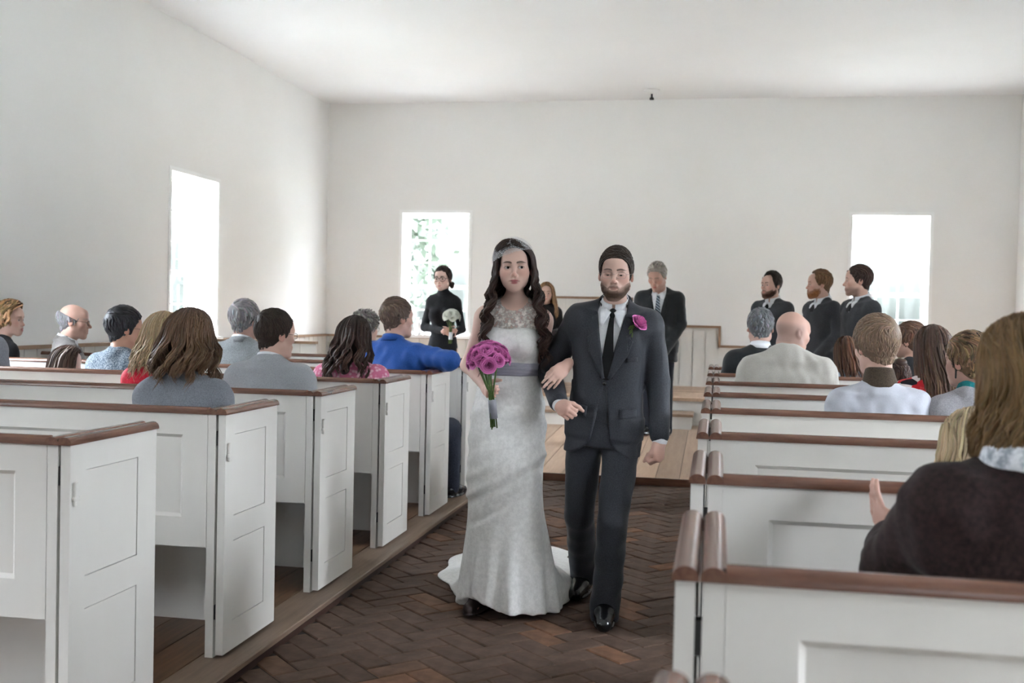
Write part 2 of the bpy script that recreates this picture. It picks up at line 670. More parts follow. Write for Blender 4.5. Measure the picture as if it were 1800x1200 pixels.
def panel_set(root, x0, x1, stile0, stile1, npan, y0):
    """stile-and-rail back facing -y with recessed panels"""
    fr = MB()
    th = .03
    fr.box(x0, x1, y0, y0 + th, .897, CAPB)
    fr.box(x0, x1, y0, y0 + th, .472, .584)
    mid = .10
    pw = (x1 - stile1 - x0 - stile0 - mid * (npan - 1)) / npan
    fr.box(x0, x0 + stile0, y0, y0 + th, .584, .897)
    fr.box(x1 - stile1, x1, y0, y0 + th, .584, .897)
    xs = []
    x = x0 + stile0
    for i in range(npan):
        xs.append((x, x + pw))
        x += pw
        if i < npan - 1:
            fr.box(x, x + mid, y0, y0 + th, .584, .897)
            x += mid
    fr.build('back_frame', M['pewwhite'], root)
    for a, b in xs:
        mb = MB()
        mb.box(a, b, y0 + .013, y0 + .024, .584, .897)
        # sloping moulding lip round the panel
        g = .012
        s = len(mb.v)
        mb.v += [(a, y0 + .001, .584), (b, y0 + .001, .584), (b, y0 + .001, .897), (a, y0 + .001, .897),
                 (a + g, y0 + .0128, .584 + g), (b - g, y0 + .0128, .584 + g), (b - g, y0 + .0128, .897 - g), (a + g, y0 + .0128, .897 - g)]
        for i in range(4):
            j = (i + 1) % 4
            mb.f.append((s + i, s + j, s + 4 + j, s + 4 + i))
        mb.build('back_panel', M['pewwhite'], root, fixn=False)


def make_pew(side):
    root = empty('box_pew')
    if side == 'left':
        x0, x1 = XL + .06, -1.877
        e0, e1, d0, d1 = -1.875, -1.843, -1.833, -1.803
        inn, face = -1, 1
        panel_set(root, x0, x1, .13, .10, 3, 0)
    else:
        x0, x1 = .024, XR - .06
        e0, e1, d0, d1 = -.011, .022, -.053, -.022
        inn, face = 1, -1
        panel_set(root, x0, x1, .11, .13, 3, 0)
    mb = MB().prism([(.015 + a * .046, CAPB + b * .026) for a, b in HALF], 'x', x0, x1 + (.0 if side == 'left' else 0))
    mb.build('cap_rail', M['cap'], root, smooth='auto')
    MB().box(x0, x1, .035, .50, .466, .494).build('seat', M['pewwhite'], root)
    MB().box(x0, x1, .465, .485, KERB, .466).build('seat_front', M['pewwhite'], root)
    e = MB().box(e0, e1, 0, DL, KERB, CAPB).build('end_panel', M['pewwhite'], root)
    cap_y('end_cap', (e0 + e1) / 2, .042, -.008, DL + .006, e)
    # door: slab frame with two recessed panels on the aisle face
    dm = MB()
    fx = d1 if face > 0 else d0
    bx0, bx1 = (d0, d1 - .008) if face > 0 else (d0 + .008, d1)
    dm.box(bx0, bx1, 0, DL, KERB + .012, CAPB)
    f0, f1 = (d1 - .008, d1) if face > 0 else (d0, d0 + .008)
    for (ya, yb, za, zb) in ((0, .08, KERB + .012, CAPB), (.375, DL, KERB + .012, CAPB), (.08, .375, .899, CAPB), (.08, .375, .489, .584), (.08, .375, KERB + .012, .178)):
        dm.box(f0, f1, ya, yb, za, zb)
    d = dm.build('door', M['pewwhite'], root)
    for za, zb in ((.584, .899), (.178, .489)):
        p0, p1 = (d1 - .0075, d1 - .002) if face > 0 else (d0 + .002, d0 + .0075)
        MB().box(p0, p1, .083, .372, za + .003, zb - .003).build('door_panel', M['pewwhite'], d)
    cap_y('door_cap', (d0 + d1) / 2, .042, -.008, DL + .006, d)
    fa = (fx, fx + face * .012)
    if side == 'left':
        mb = MB().box(min(fa), max(fa), .012, .028, .80, .87)
        mb.box(min(fa), max(fa), .006, .036, .815, .828)
        mb.build('latch', M['pewwhite'], d, bevel=.003)
    g0, g1 = (e1, d0) if side == 'left' else (d1, e0)
    for z in (.20, .86):
        MB().box(g0, g1, .004, .03, z, z + .055).build('hinge', M['metal'], d)
    return root


LLAB = ['white panelled box pew nearest the camera left of the aisle, empty',
        'left-hand box pew of the person in the grey sweater',
        'left-hand box pew of the person in the light grey suit',
        'left-hand box pew of the person in the pink lace top',
        'left-hand box pew of the person in the blue shirt',
        'left-hand box pew just beyond the blue shirt, beside the white gown',
        'farthest left-hand box pew, mostly hidden behind the white gown and seated people']
RLAB = ['right-hand box pew at the bottom edge, only its cap tips showing',
        'large white right-hand box pew of the person in the dark brown jacket',
        'white right-hand box pew directly ahead of the dark brown jacket',
        'third white pew ahead on the right, behind the person in the white shirt',
        'right-hand box pew of the person in the white shirt',
        'right-hand box pew of the person in the red patterned top',
        'right-hand box pew of the person in the beige jacket',
        'right-hand box pew of the person in black with a white collar',
        'farthest right-hand box pew, its cap just left of the black jacket']
pl_ = make_pew('left')
for i in range(7):
    o = pl_ if i == 0 else copy_tree(pl_)
    o.location = (0, ROW0L + i * PITCH, 0)
    tag(o, LLAB[i], 'pew', 'box pews left of the aisle')
pr_ = make_pew('right')
for i in range(-1, 8):
    o = pr_ if i == -1 else copy_tree(pr_)
    o.location = (0, ROW0R + i * PITCH, 0)
    tag(o, RLAB[i + 1], 'pew', 'box pews right of the aisle')

# low white partition in the far left corner
pt = empty('low_partition')
tag(pt, 'low white board partition with brown cap in the far left corner', 'partition')
for i in range(9):
    x0 = XL + .08 + i * .165
    MB().box(x0 + .003, x0 + .162, 10.0, 10.03, .098, 1.05).build('board', M['pewwhite'], pt)
MB().box(XL + .08, XL + .08 + 9 * .165, 9.98, 10.05, 1.05, 1.075).build('cap_rail', M['railwood'], pt)
# long plain bench on the gallery
bn = empty('facing_bench')
tag(bn, 'long white bench on the raised platform against the tall panel', 'bench')
MB().box(-2.95, -1.2, 13.0, 13.45, .87, .905).build('seat', M['pewwhite'], bn)
MB().box(-2.95, -1.2, 13.42, 13.46, .905, 1.35).build('backrest', M['pewwhite'], bn)
for x in (-2.9, -2.1, -1.3):
    MB().box(x, x + .04, 13.03, 13.45, .49, .87).build('leg', M['pewwhite'], bn)

# jars on the sill of the back window, ceiling fitting
for (px, hh, lab) in ((726, .15, 'leftmost pale jar on the sill of the left back window'), (738, .2, 'taller pale jar on the sill of the left back window'), (748, .16, 'pale jar on the window sill nearest the person in the black dress')):
    p = at(px, 582, YB + .02)
    r = .034
    o = MB().lathe([(0.0, 0), (r, 0), (r, hh * .62), (r * .5, hh * .78), (r * .5, hh * .95), (r * .58, hh), (0, hh)], 16).build('jar', M['white_plastic'], smooth=True)
    o.location = (p[0], YB + .02, WIN_SILL + .0125)
    tag(o, lab, 'jar', 'jars on the back window sill')
p = at(1146, 160, 13.9)
cf = empty('ceiling_fixture', (p[0], 13.9, ZC))
tag(cf, 'small round white fitting on the ceiling near the back wall', 'ceiling fixture')
MB().lathe([(0, 0), (.10, 0), (.10, -.02), (.07, -.045), (0, -.05)], 24).build('housing', M['white_plastic'], cf, smooth=True)
MB().lathe([(0, -.045), (.012, -.045), (.012, -.085), (.028, -.10), (.028, -.12), (0, -.12)], 12).build('sensor_tip', M['metal'], cf, smooth=True)

# ------------------------------------------------------------------ outside: lawn and trees beyond the windows
gr = MB().box(-110, 110, -105, 115, -.6, -.5).build('ground_lawn', M['grass'])
tag(gr, 'pale green lawn seen washed out through the windows', kind='structure')


# added ring of dark woods, dims the sky seen through the windows
wr_ = np.random.default_rng(3)
nseg, nrow = 220, 7
WV, WF = [], []
tops = 11 + 2.2 * np.sin(np.arange(nseg) * .21) + 1.8 * wr_.normal(size=nseg)
for j in range(nrow):
    for i in range(nseg):
        a = 2 * math.pi * i / nseg
        t = j / (nrow - 1)
        rr = 64 - 2.5 * math.sin(t * 2.6) + wr_.normal() * .9 + (5 if j == nrow - 1 else 0)
        WV.append((rr * math.cos(a), 5 + rr * math.sin(a), -.5 + tops[i] * min(1, t * 1.08)))
WF = [(j * nseg + i, j * nseg + (i + 1) % nseg, (j + 1) * nseg + (i + 1) % nseg, (j + 1) * nseg + i) for j in range(nrow - 1) for i in range(nseg)]
wo_ = fast_woods = MB()
wo_.v, wo_.f = WV, WF
tag(wo_.build('added_woods', M['woods'], smooth=True, fixn=False), 'added ring of dark woods dimming the sky beyond the windows', 'woods', kind='stuff')


def tree(x, y, hgt, rad, label, seed, n=5000):
    rg = np.random.default_rng(seed)
    root = empty('tree', (x, y, -.5))
    tag(root, label, 'tree', 'trees outside the windows')
    mb = MB()
    mb.tube([(0, 0, 0), (.1, .05, hgt * .3), (.05, -.1, hgt * .6), (.0, 0, hgt * .85)], [.28, .22, .15, .05], 8)
    for i in range(7):
        a = rg.uniform(0, 6.28)
        z = hgt * rg.uniform(.3, .65)
        mb.tube([(0.05, 0, z), (math.cos(a) * rad * .4, math.sin(a) * rad * .4, z + rad * .25), (math.cos(a) * rad * .8, math.sin(a) * rad * .8, z + rad * .55)], [.09, .06, .02], 6)
    mb.build('trunk', M['bark'], root)
    core = MB()
    nu, nv = 14, 9
    for i in range(nv + 1):
        t = math.pi * i / nv
        for j in range(nu):
            f = 2 * math.pi * j / nu
            rr = .80 + .16 * rg.random()
            core.v.append((rad * rr * math.sin(t) * math.cos(f), rad * rr * math.sin(t) * math.sin(f), hgt * .62 + hgt * .36 * rr * math.cos(t)))
    core.f = [(i * nu + j, i * nu + (j + 1) % nu, (i + 1) * nu + (j + 1) % nu, (i + 1) * nu + j) for i in range(nv) for j in range(nu)]
    core.build('inner_foliage', M['leaf'], root, smooth=True)
    # leaves in clumps
    cc = rg.normal(size=(60, 3))
    cc /= np.linalg.norm(cc, axis=1)[:, None]
    cc *= rg.uniform(.35, 1, (60, 1)) * np.array([rad, rad, hgt * .36])
    p = cc[rg.integers(0, 60, n)] + rg.normal(size=(n, 3)) * rad * .16
    p[:, 2] += hgt * .62
    a = rg.normal(size=(n, 3))
    a /= np.linalg.norm(a, axis=1)[:, None]
    b = np.cross(a, rg.normal(size=(n, 3)))
    b /= np.linalg.norm(b, axis=1)[:, None]
    s = rg.uniform(.09, .19, (n, 1))
    V = np.stack([p - a * s, p + b * s * .5, p + a * s, p - b * s * .5], 1).reshape(-1, 3)
    F = np.arange(4 * n).reshape(-1, 4)
    me = bpy.data.meshes.new('foliage')
    me.from_pydata(V.tolist(), [], F.tolist())
    me.materials.append(M['leaf'])
    tag(link('foliage', me, root), kind='stuff')


tree(-8.75, 24.5, 7.5, 2.3, 'leafy tree through the left panes behind the black dress', 1, 9000)
tree(-11.2, 33, 5.4, 2.6, 'paler tree farther off behind the black dress', 2, 9000)
tree(6.4, 11.9, 7.5, 1.9, 'unseen tree added outside the right wall to cut its daylight', 4, 12000)  # added out of view, weakens light from the far right window
tree(6.0, 12.4, 4.3, 1.9, 'low unseen tree added outside the right wall to block low sky', 5, 4000)  # added out of view, blocks horizon light below the taller crown
tree(-.8, 20.5, 5.2, 2.2, 'unseen tree added behind the back wall to dim the left corner', 6, 4000)  # added out of view, blocks sky that overlit the left wall corner

# ------------------------------------------------------------------ organic surfaces: signed distances meshed by surface nets
def unit(v):
    v = np.asarray(v, float)
    return v / (np.linalg.norm(v) + 1e-12)


def rot(ax, deg):
    a = math.radians(deg)
    c, s = math.cos(a), math.sin(a)
    return {'x': np.array([[1, 0, 0], [0, c, -s], [0, s, c]]), 'y': np.array([[c, 0, s], [0, 1, 0], [-s, 0, c]]), 'z': np.array([[c, -s, 0], [s, c, 0], [0, 0, 1]])}[ax]


class Frame:
    def __init__(self, o, R=None, s=1.0):
        self.o = np.asarray(o, float)
        self.R = np.eye(3) if R is None else R
        self.s = s

    def p(self, v):
        return self.o + self.R @ (np.asarray(v, float) * self.s)

    def pts(self, V):
        return self.o + (np.asarray(V, float) * self.s) @ self.R.T

    def inv(self, V):
        return ((np.asarray(V, float) - self.o) @ self.R) / self.s


def smin(a, b, k):
    if k <= 0:
        return np.minimum(a, b)
    h = np.clip(.5 + .5 * (b - a) / k, 0, 1)
    return b + (a - b) * h - k * h * (1 - h)


def smax(a, b, k):
    return -smin(-a, -b, k)


def wnoise(seed, freq, n=7):
    """cheap smooth noise: sum of sines in random directions, roughly -1..1"""
    r = np.random.default_rng(seed)
    K = r.normal(size=(n, 3))
    K *= (freq * r.uniform(.6, 1.5, (n, 1))) / np.linalg.norm(K, axis=1)[:, None]
    ph = r.uniform(0, 6.28, n)

    def f(X, Y, Z):
        s = 0
        for k, p in zip(K, ph):
            s = s + np.sin(k[0] * X + k[1] * Y + k[2] * Z + p)
        return s / (n * .6)
    return f


LOD = [1.0]      # coarser meshes for figures farther away


class Sdf:
    def __init__(self):
        self.prims = []
        self.post = []

    def add(self, fn, lo, hi, k=.02, op='u'):
        self.prims.append((fn, np.asarray(lo, float), np.asarray(hi, float), k, op))
        return self

    def cone(self, a, b, ra, rb, k=.02, op='u'):
        a = np.asarray(a, float)
        b = np.asarray(b, float)
        d = b - a
        L2 = d @ d + 1e-12

        def fn(X, Y, Z):
            x, y, z = X - a[0], Y - a[1], Z - a[2]
            t = np.clip((x * d[0] + y * d[1] + z * d[2]) / L2, 0, 1)
            return np.sqrt((x - t * d[0]) ** 2 + (y - t * d[1]) ** 2 + (z - t * d[2]) ** 2) - (ra + (rb - ra) * t)
        r = max(ra, rb)
        return self.add(fn, np.minimum(a, b) - r, np.maximum(a, b) + r, k, op)

    def chain(self, pts, rad, k=.02):
        for i in range(len(pts) - 1):
            self.cone(pts[i], pts[i + 1], rad[i], rad[i + 1], k)
        return self

    def ell(self, c, r, R=None, k=.02, op='u'):
        c = np.asarray(c, float)
        r = np.asarray(r, float)
        R = np.eye(3) if R is None else R

        def fn(X, Y, Z):
            x, y, z = X - c[0], Y - c[1], Z - c[2]
            u = (R[0, 0] * x + R[1, 0] * y + R[2, 0] * z) / r[0]
            v = (R[0, 1] * x + R[1, 1] * y + R[2, 1] * z) / r[1]
            w = (R[0, 2] * x + R[1, 2] * y + R[2, 2] * z) / r[2]
            k0 = np.sqrt(u * u + v * v + w * w) + 1e-9
            k1 = np.sqrt((u / r[0]) ** 2 + (v / r[1]) ** 2 + (w / r[2]) ** 2) + 1e-9
            return k0 * (k0 - 1) / k1
        m = r.max()
        return self.add(fn, c - m, c + m, k, op)

    def loft(self, fr, zs, a, b, cx=0., cy=0., k=.02, op='u', ex=2.0, disp=None):
        zs = np.asarray(zs, float)
        n = len(zs)
        a, b, cx, cy = [np.broadcast_to(np.asarray(q, float), (n,)) for q in (a, b, cx, cy)]
        o, R = fr.o, fr.R
        zf = np.linspace(zs[0], zs[-1], 80)

        def sm(q):
            y = np.interp(zf, zs, q)
            w = max(1, int(80 / n / 2))
            yp = np.pad(y, w, mode='edge')
            return np.convolve(yp, np.ones(2 * w + 1) / (2 * w + 1), 'valid')
        A, B, CX, CY = sm(a), sm(b), sm(cx), sm(cy)

        def fn(X, Y, Z):
            x, y, z = X - o[0], Y - o[1], Z - o[2]
            lx = R[0, 0] * x + R[1, 0] * y + R[2, 0] * z
            ly = R[0, 1] * x + R[1, 1] * y + R[2, 1] * z
            lz = R[0, 2] * x + R[1, 2] * y + R[2, 2] * z
            ia, ib = np.interp(lz, zf, A), np.interp(lz, zf, B)
            u, v = np.abs((lx - np.interp(lz, zf, CX)) / ia), np.abs((ly - np.interp(lz, zf, CY)) / ib)
            d = ((u ** ex + v ** ex) ** (1 / ex) - 1) * np.minimum(ia, ib)
            if disp is not None:
                d = d + disp(lx, ly, lz)
            return smax(d, np.maximum(zs[0] - lz, lz - zs[-1]), .008)
        m = max(a.max() + np.abs(cx).max(), b.max() + np.abs(cy).max()) + .02
        C = np.array([fr.p((sx * m, sy * m, z)) for sx in (-1, 1) for sy in (-1, 1) for z in (zs[0], zs[-1])])
        return self.add(fn, C.min(0), C.max(0), k, op)

    def bounds(self, pad=.03):
        lo = np.min([p[1] for p in self.prims if p[4] == 'u'], axis=0) - pad
        hi = np.max([p[2] for p in self.prims if p[4] == 'u'], axis=0) + pad
        return lo, hi

    def grid(self, lo, hi, h):
        n = np.maximum(2, np.ceil((hi - lo) / h).astype(int) + 1)
        ax = [lo[i] + h * np.arange(n[i]) for i in range(3)]
        D = np.full(n, .25, np.float32)
        for fn, plo, phi, k, op in self.prims:
            m = max(k, .02) + 3 * h
            i0 = np.clip(np.floor((plo - m - lo) / h).astype(int), 0, n)
            i1 = np.clip(np.ceil((phi + m - lo) / h).astype(int) + 1, 0, n)
            if np.any(i1 <= i0):
                continue
            sl = tuple(slice(a, b) for a, b in zip(i0, i1))
            d = fn(ax[0][sl[0]][:, None, None], ax[1][sl[1]][None, :, None], ax[2][sl[2]][None, None, :])
            if op == 'u':
                D[sl] = smin(D[sl], d, k)
            else:
                D[sl] = smax(D[sl], -d, k)
        if self.post:
            X, Y, Z = ax[0][:, None, None], ax[1][None, :, None], ax[2][None, None, :]
            for f in self.post:
                D = f(D, X, Y, Z)
        return D

    def mesh(self, h, lo=None, hi=None, fine=()):
        if lo is None:
            lo, hi = self.bounds()
        V, F = surface_nets(self.grid(lo, hi, h), lo, h)
        out_v, out_f = [V], [F]
        nv = len(V)
        for flo, fhi, fh in fine:
            flo, fhi = np.asarray(flo), np.asarray(fhi)
            ins = np.all((V > flo + h) & (V < fhi - h), axis=1)
            out_f[0] = out_f[0][~ins[out_f[0]].all(axis=1)]
            v2, f2 = surface_nets(self.grid(flo, fhi, fh), flo, fh)
            out_v.append(v2)
            out_f.append(f2 + nv)
            nv += len(v2)
        return np.concatenate(out_v), np.concatenate(out_f)


def surface_nets(D, lo, h):
    S = D < 0
    nx, ny, nz = D.shape
    c = S[:-1, :-1, :-1].astype(np.int8)
    cnt = np.zeros(c.shape, np.int8)
    for dx in (0, 1):
        for dy in (0, 1):
            for dz in (0, 1):
                cnt += S[dx:nx - 1 + dx, dy:ny - 1 + dy, dz:nz - 1 + dz]
    act = (cnt > 0) & (cnt < 8)
    I = np.argwhere(act)
    if len(I) == 0:
        return np.zeros((0, 3)), np.zeros((0, 4), int)
    off = np.array([(a, b, d) for a in (0, 1) for b in (0, 1) for d in (0, 1)])
    val = np.stack([D[I[:, 0] + o[0], I[:, 1] + o[1], I[:, 2] + o[2]] for o in off], 1).astype(float)
    acc = np.zeros((len(I), 3))
    num = np.zeros(len(I))
    for i in range(8):
        for j in range(i + 1, 8):
            if np.abs(off[i] - off[j]).sum() == 1:
                a, b = val[:, i], val[:, j]
                m = (a < 0) != (b < 0)
                t = np.where(m, a / np.where(m, a - b, 1), 0)
                acc += np.where(m[:, None], off[i] + t[:, None] * (off[j] - off[i]), 0)
                num += m
    V = lo + h * (I + acc / num[:, None])
    idx = np.full(act.shape, -1, np.int64)
    idx[act] = np.arange(len(I))
    F = []
    for ax in range(3):
        o1, o2 = [(1, 2), (2, 0), (0, 1)][ax]
        sl0 = [slice(None)] * 3
        sl1 = [slice(None)] * 3
        sl0[ax] = slice(0, -1)
        sl1[ax] = slice(1, None)
        A, B = S[tuple(sl0)], S[tuple(sl1)]
        E = np.argwhere(A != B)
        ok = (E[:, o1] > 0) & (E[:, o2] > 0) & (E[:, o1] < D.shape[o1] - 1) & (E[:, o2] < D.shape[o2] - 1)
        E = E[ok]
        if len(E) == 0:
            continue
        inside = A[E[:, 0], E[:, 1], E[:, 2]]
        q = []
        for d1, d2 in ((-1, -1), (0, -1), (0, 0), (-1, 0)):
            e = E.copy()
            e[:, o1] += d1
            e[:, o2] += d2
            q.append(idx[e[:, 0], e[:, 1], e[:, 2]])
        q = np.stack(q, 1)
        q[~inside] = q[~inside][:, ::-1]
        F.append(q[(q >= 0).all(1)])
    return V, np.concatenate(F)


def keep_faces(V, F, fn):
    c = V[F].mean(axis=1)
    F = F[fn(c[:, 0], c[:, 1], c[:, 2])]
    u, inv = np.unique(F, return_inverse=True)
    return V[u], inv.reshape(F.shape)


def fast_mesh(name, V, F, mat, parent=None, col=None, smooth=True):
    """mesh object from arrays: F is (m,4) quads or (m,3) triangles"""
    me = bpy.data.meshes.new(name)
    V = np.ascontiguousarray(V, np.float32)
    F = np.ascontiguousarray(F, np.int32)
    m, k = F.shape
    me.vertices.add(len(V))
    me.vertices.foreach_set('co', V.ravel())
    me.loops.add(m * k)
    me.loops.foreach_set('vertex_index', F.ravel())
    me.polygons.add(m)
    me.polygons.foreach_set('loop_start', np.arange(0, m * k, k, dtype=np.int32))
    if smooth:
        me.polygons.foreach_set('use_smooth', np.ones(m, bool))
    me.update(calc_edges=True)
    if col is not None:
        a = me.color_attributes.new('Col', 'FLOAT_COLOR', 'POINT')
        c = np.ones((len(V), 4), np.float32)
        c[:, :3] = col
        a.data.foreach_set('color', c.ravel())
    me.materials.append(mat)
    return link(name, me, parent)


def tubes(paths, rad, seg=5, flat=.55):
    """many tapered locks at once. paths (n,m,3), rad (n,m) -> V, F"""
    n, m, _ = paths.shape
    t = np.gradient(paths, axis=1)
    t /= np.linalg.norm(t, axis=2)[..., None] + 1e-9
    ref = paths - paths.mean(axis=(0, 1))
    a = np.cross(t, ref)
    a /= np.linalg.norm(a, axis=2)[..., None] + 1e-9
    b = np.cross(a, t)
    w = np.arange(seg) * 2 * np.pi / seg
    V = paths[:, :, None, :] + rad[:, :, None, None] * (a[:, :, None, :] * np.cos(w)[None, None, :, None] + flat * b[:, :, None, :] * np.sin(w)[None, None, :, None])
    i = np.arange(n)[:, None, None] * m * seg
    j = np.arange(m - 1)[None, :, None] * seg
    k = np.arange(seg)[None, None, :]
    k2 = (k + 1) % seg
    F = np.stack([i + j + k, i + j + k2, i + j + seg + k2, i + j + seg + k], -1).reshape(-1, 4)
    return V.reshape(-1, 3), F


# ------------------------------------------------------------------ people: materials
def attr_mat(name, rough, spec, bscale=0, bstr=0, stretch=(1, 1, 1), sheen=0):
    m, nt, b = new_mat(name, (.8, .6, .5), rough, spec)
    a = nt.nodes.new('ShaderNodeAttribute')
    a.attribute_name = 'Col'
    nt.links.new(a.outputs['Color'], b.inputs['Base Color'])
    if sheen:
        b.inputs['Sheen Weight'].default_value = sheen
    if bscale:
        bump(nt, b, noise(nt, coords(nt, stretch), bscale, 4), bstr, .003)
    return m


M['skin'] = attr_mat('skin', .48, .35, 90, .08)
M['skin'].node_tree.nodes['Principled BSDF'].inputs['Subsurface Weight'].default_value = 0.0
M['hair'] = attr_mat('hair', .48, .28)
M['beard'] = attr_mat('beard_hair', .75, .2, 420, .8)
M['eye'] = attr_mat('eyeball', .12, .5)


def cloth(name, c1, c2=None, scale=180, rough=.85, bstr=.25, sheen=.2, lo=.35, hi=.65, stretch=(1, 1, 1), spec=.2):
    if name in M:
        return M[name]
    c2 = c2 or tuple(min(1, x * 1.18 + .004) for x in c1)
    m, nt, b = new_mat(name, c1, rough, spec)
    v = coords(nt, stretch)
    f = noise(nt, v, scale, 3)
    big = noise(nt, v, 9, 3)
    mm = nt.nodes.new('ShaderNodeMath')
    mm.operation = 'MULTIPLY_ADD'
    mm.inputs[1].default_value = .14
    nt.links.new(big, mm.inputs[0])
    ms = nt.nodes.new('ShaderNodeMath')
    ms.operation = 'MULTIPLY'
    ms.inputs[1].default_value = .86
    nt.links.new(f, ms.inputs[0])
    nt.links.new(ms.outputs[0], mm.inputs[2])
    nt.links.new(ramp(nt, mm.outputs[0], [(lo, c1), (hi, c2)]), b.inputs['Base Color'])
    b.inputs['Sheen Weight'].default_value = sheen * .25
    b.inputs['Sheen Roughness'].default_value = .5
    bump(nt, b, f, bstr, .002)
    M[name] = m
    return m


def print_cloth(name, cols, scale=14, rough=.8):
    """patterned print: blobs of flat colour"""
    if name in M:
        return M[name]
    m, nt, b = new_mat(name, cols[0], rough, .2)
    v = coords(nt)
    wv = nt.nodes.new('ShaderNodeTexVoronoi')
    wv.inputs['Scale'].default_value = scale
    nt.links.new(v, wv.inputs['Vector'])
    sp = nt.nodes.new('ShaderNodeSeparateColor')
    nt.links.new(wv.outputs['Color'], sp.inputs[0])
    n = len(cols)
    c = ramp(nt, sp.outputs[0], [(i / n, cols[i]) for i in range(n)], 'CONSTANT')
    nt.links.new(c, b.inputs['Base Color'])
    bump(nt, b, noise(nt, v, 150, 2), .2, .002)
    M[name] = m
    return m


# ------------------------------------------------------------------ people: anatomy
def head_prims(sd, H, sex='m', eyes_open=.75, smile=0., jaw=1.0, nose=1.0, detail=True, fat=0., es=1.0):
    """head in frame H (origin mid-head, facing +y)"""
    s = H.s

    def ell(c, r, k, op='u', R=None):
        sd.ell(H.p(c), np.array(r) * s, H.R if R is None else H.R @ R, k * s, op)

    def cone(a, b, ra, rb, k, op='u'):
        sd.cone(H.p(a), H.p(b), ra * s, rb * s, k * s, op)
    fem = sex == 'f'
    cz = .010 if fem else 0.
    jw = (.058 if sex == 'm' else .050) * jaw + fat * .012
    ell((0, -.014, .034), (.0745, .093, .085), .02)
    ell((0, .020, -.030 + cz * .5), ((.055 if fem else .059) + fat * .01, .066, .082 - cz * .5), .03)
    for sx in (-1, 1):
        cone((sx * jw * .88, -.002, -.056 + cz * .5), (sx * (.016 if fem else .020), .066, -.098 + cz), .016 if fem else .018, .015 if fem else .016, .03)
        ell((sx * .042, .050, -.018), (.023 + fat * .006, .024, .022), .03)
    if fem:
        for sx in (-1, 1):
            ell((sx * .034, .046, -.045), (.022, .024, .028), .03)
    ell((0, .070, -.100 + cz), (.018 if fem else .021, .017, .015), .02)
    if sex == 'm':
        cone((-.036, .076, .022), (.036, .076, .022), .0115, .0115, .018)
    else:
        cone((-.034, .074, .024), (.034, .074, .024), .011, .011, .022)
    ell((0, .062, .050), (.050, .026, .036), .03)
    if fat > .5:
        ell((0, .035, -.115), (.045, .040, .022), .03)
    for sx in (-1, 1):
        ell((sx * .0315, .0935, .0035), (.0165 * es, .0145, .0125 * es), .012, 's')
        if detail:
            e = H.p((sx * .0315, .0725, .003))
            ell((sx * .0315, .0722, .003), (.0150, .0140, .0138), .006)
            op_ = max(.0008, .0066 * eyes_open * es)
            dz = .0022 * (1 - eyes_open) * -2.2
            ell((sx * .0315, .0875, .0022 + dz), (.0135 * es, .0125, op_), .002, 's')
    ns = nose * (1.0 if sex == 'm' else .80)
    cone((0, .080, .016), (0, .083 + .021 * ns, -.026), .0072, .0088 * ns, .012)
    ell((0, .085 + .021 * ns, -.030), (.0098 * ns, .0095, .0088), .008)
    for sx in (-1, 1):
        ell((sx * .0115 * ns, .092, -.0335), (.0072, .0095, .0072), .007)
        if detail:
            ell((sx * .0062, .1005, -.0415), (.0034, .0045, .0030), .003, 's')
    lw = (.0212 if fem else .0235) + .003 * smile
    ell((0, .079, -.062), (.030, .018, .020), .02)
    ell((0, .0885, -.0585), (lw, .0088, .0052), .006)
    ell((0, .0878, -.0695), (lw * .86, .0092, .0064), .006)
    for sx in (-1, 1):
        ell((sx * lw * .92, .0815, -.0625 + .0045 * smile), (.0055, .006, .0042), .006)
    if detail:
        ell((0, .1005, -.0640), (lw * .95, .0105, .0014), .003, 's')
        for sx in (-1, 1):
            ell((sx * lw * .8, .0945, -.0635 + .0030 * smile), (.0065, .0080, .0014), .003, 's')
        ell((0, .098, -.0478), (.0035, .006, .007), .006, 's')
    for sx in (-1, 1):
        R = rot('z', sx * -22) @ rot('x', 12)
        ell((sx * .0765, -.018, -.003), (.0085, .0190, .0315), .006, 'u', R)
        ell((sx * .0845, -.014, .002), (.0060, .0105, .0185), .005, 's', R)


def neck_prim(sd, H, base, r0, r1):
    sd.cone(base, H.p((0, -.020, -.055)), r0, r1 * H.s, .03)


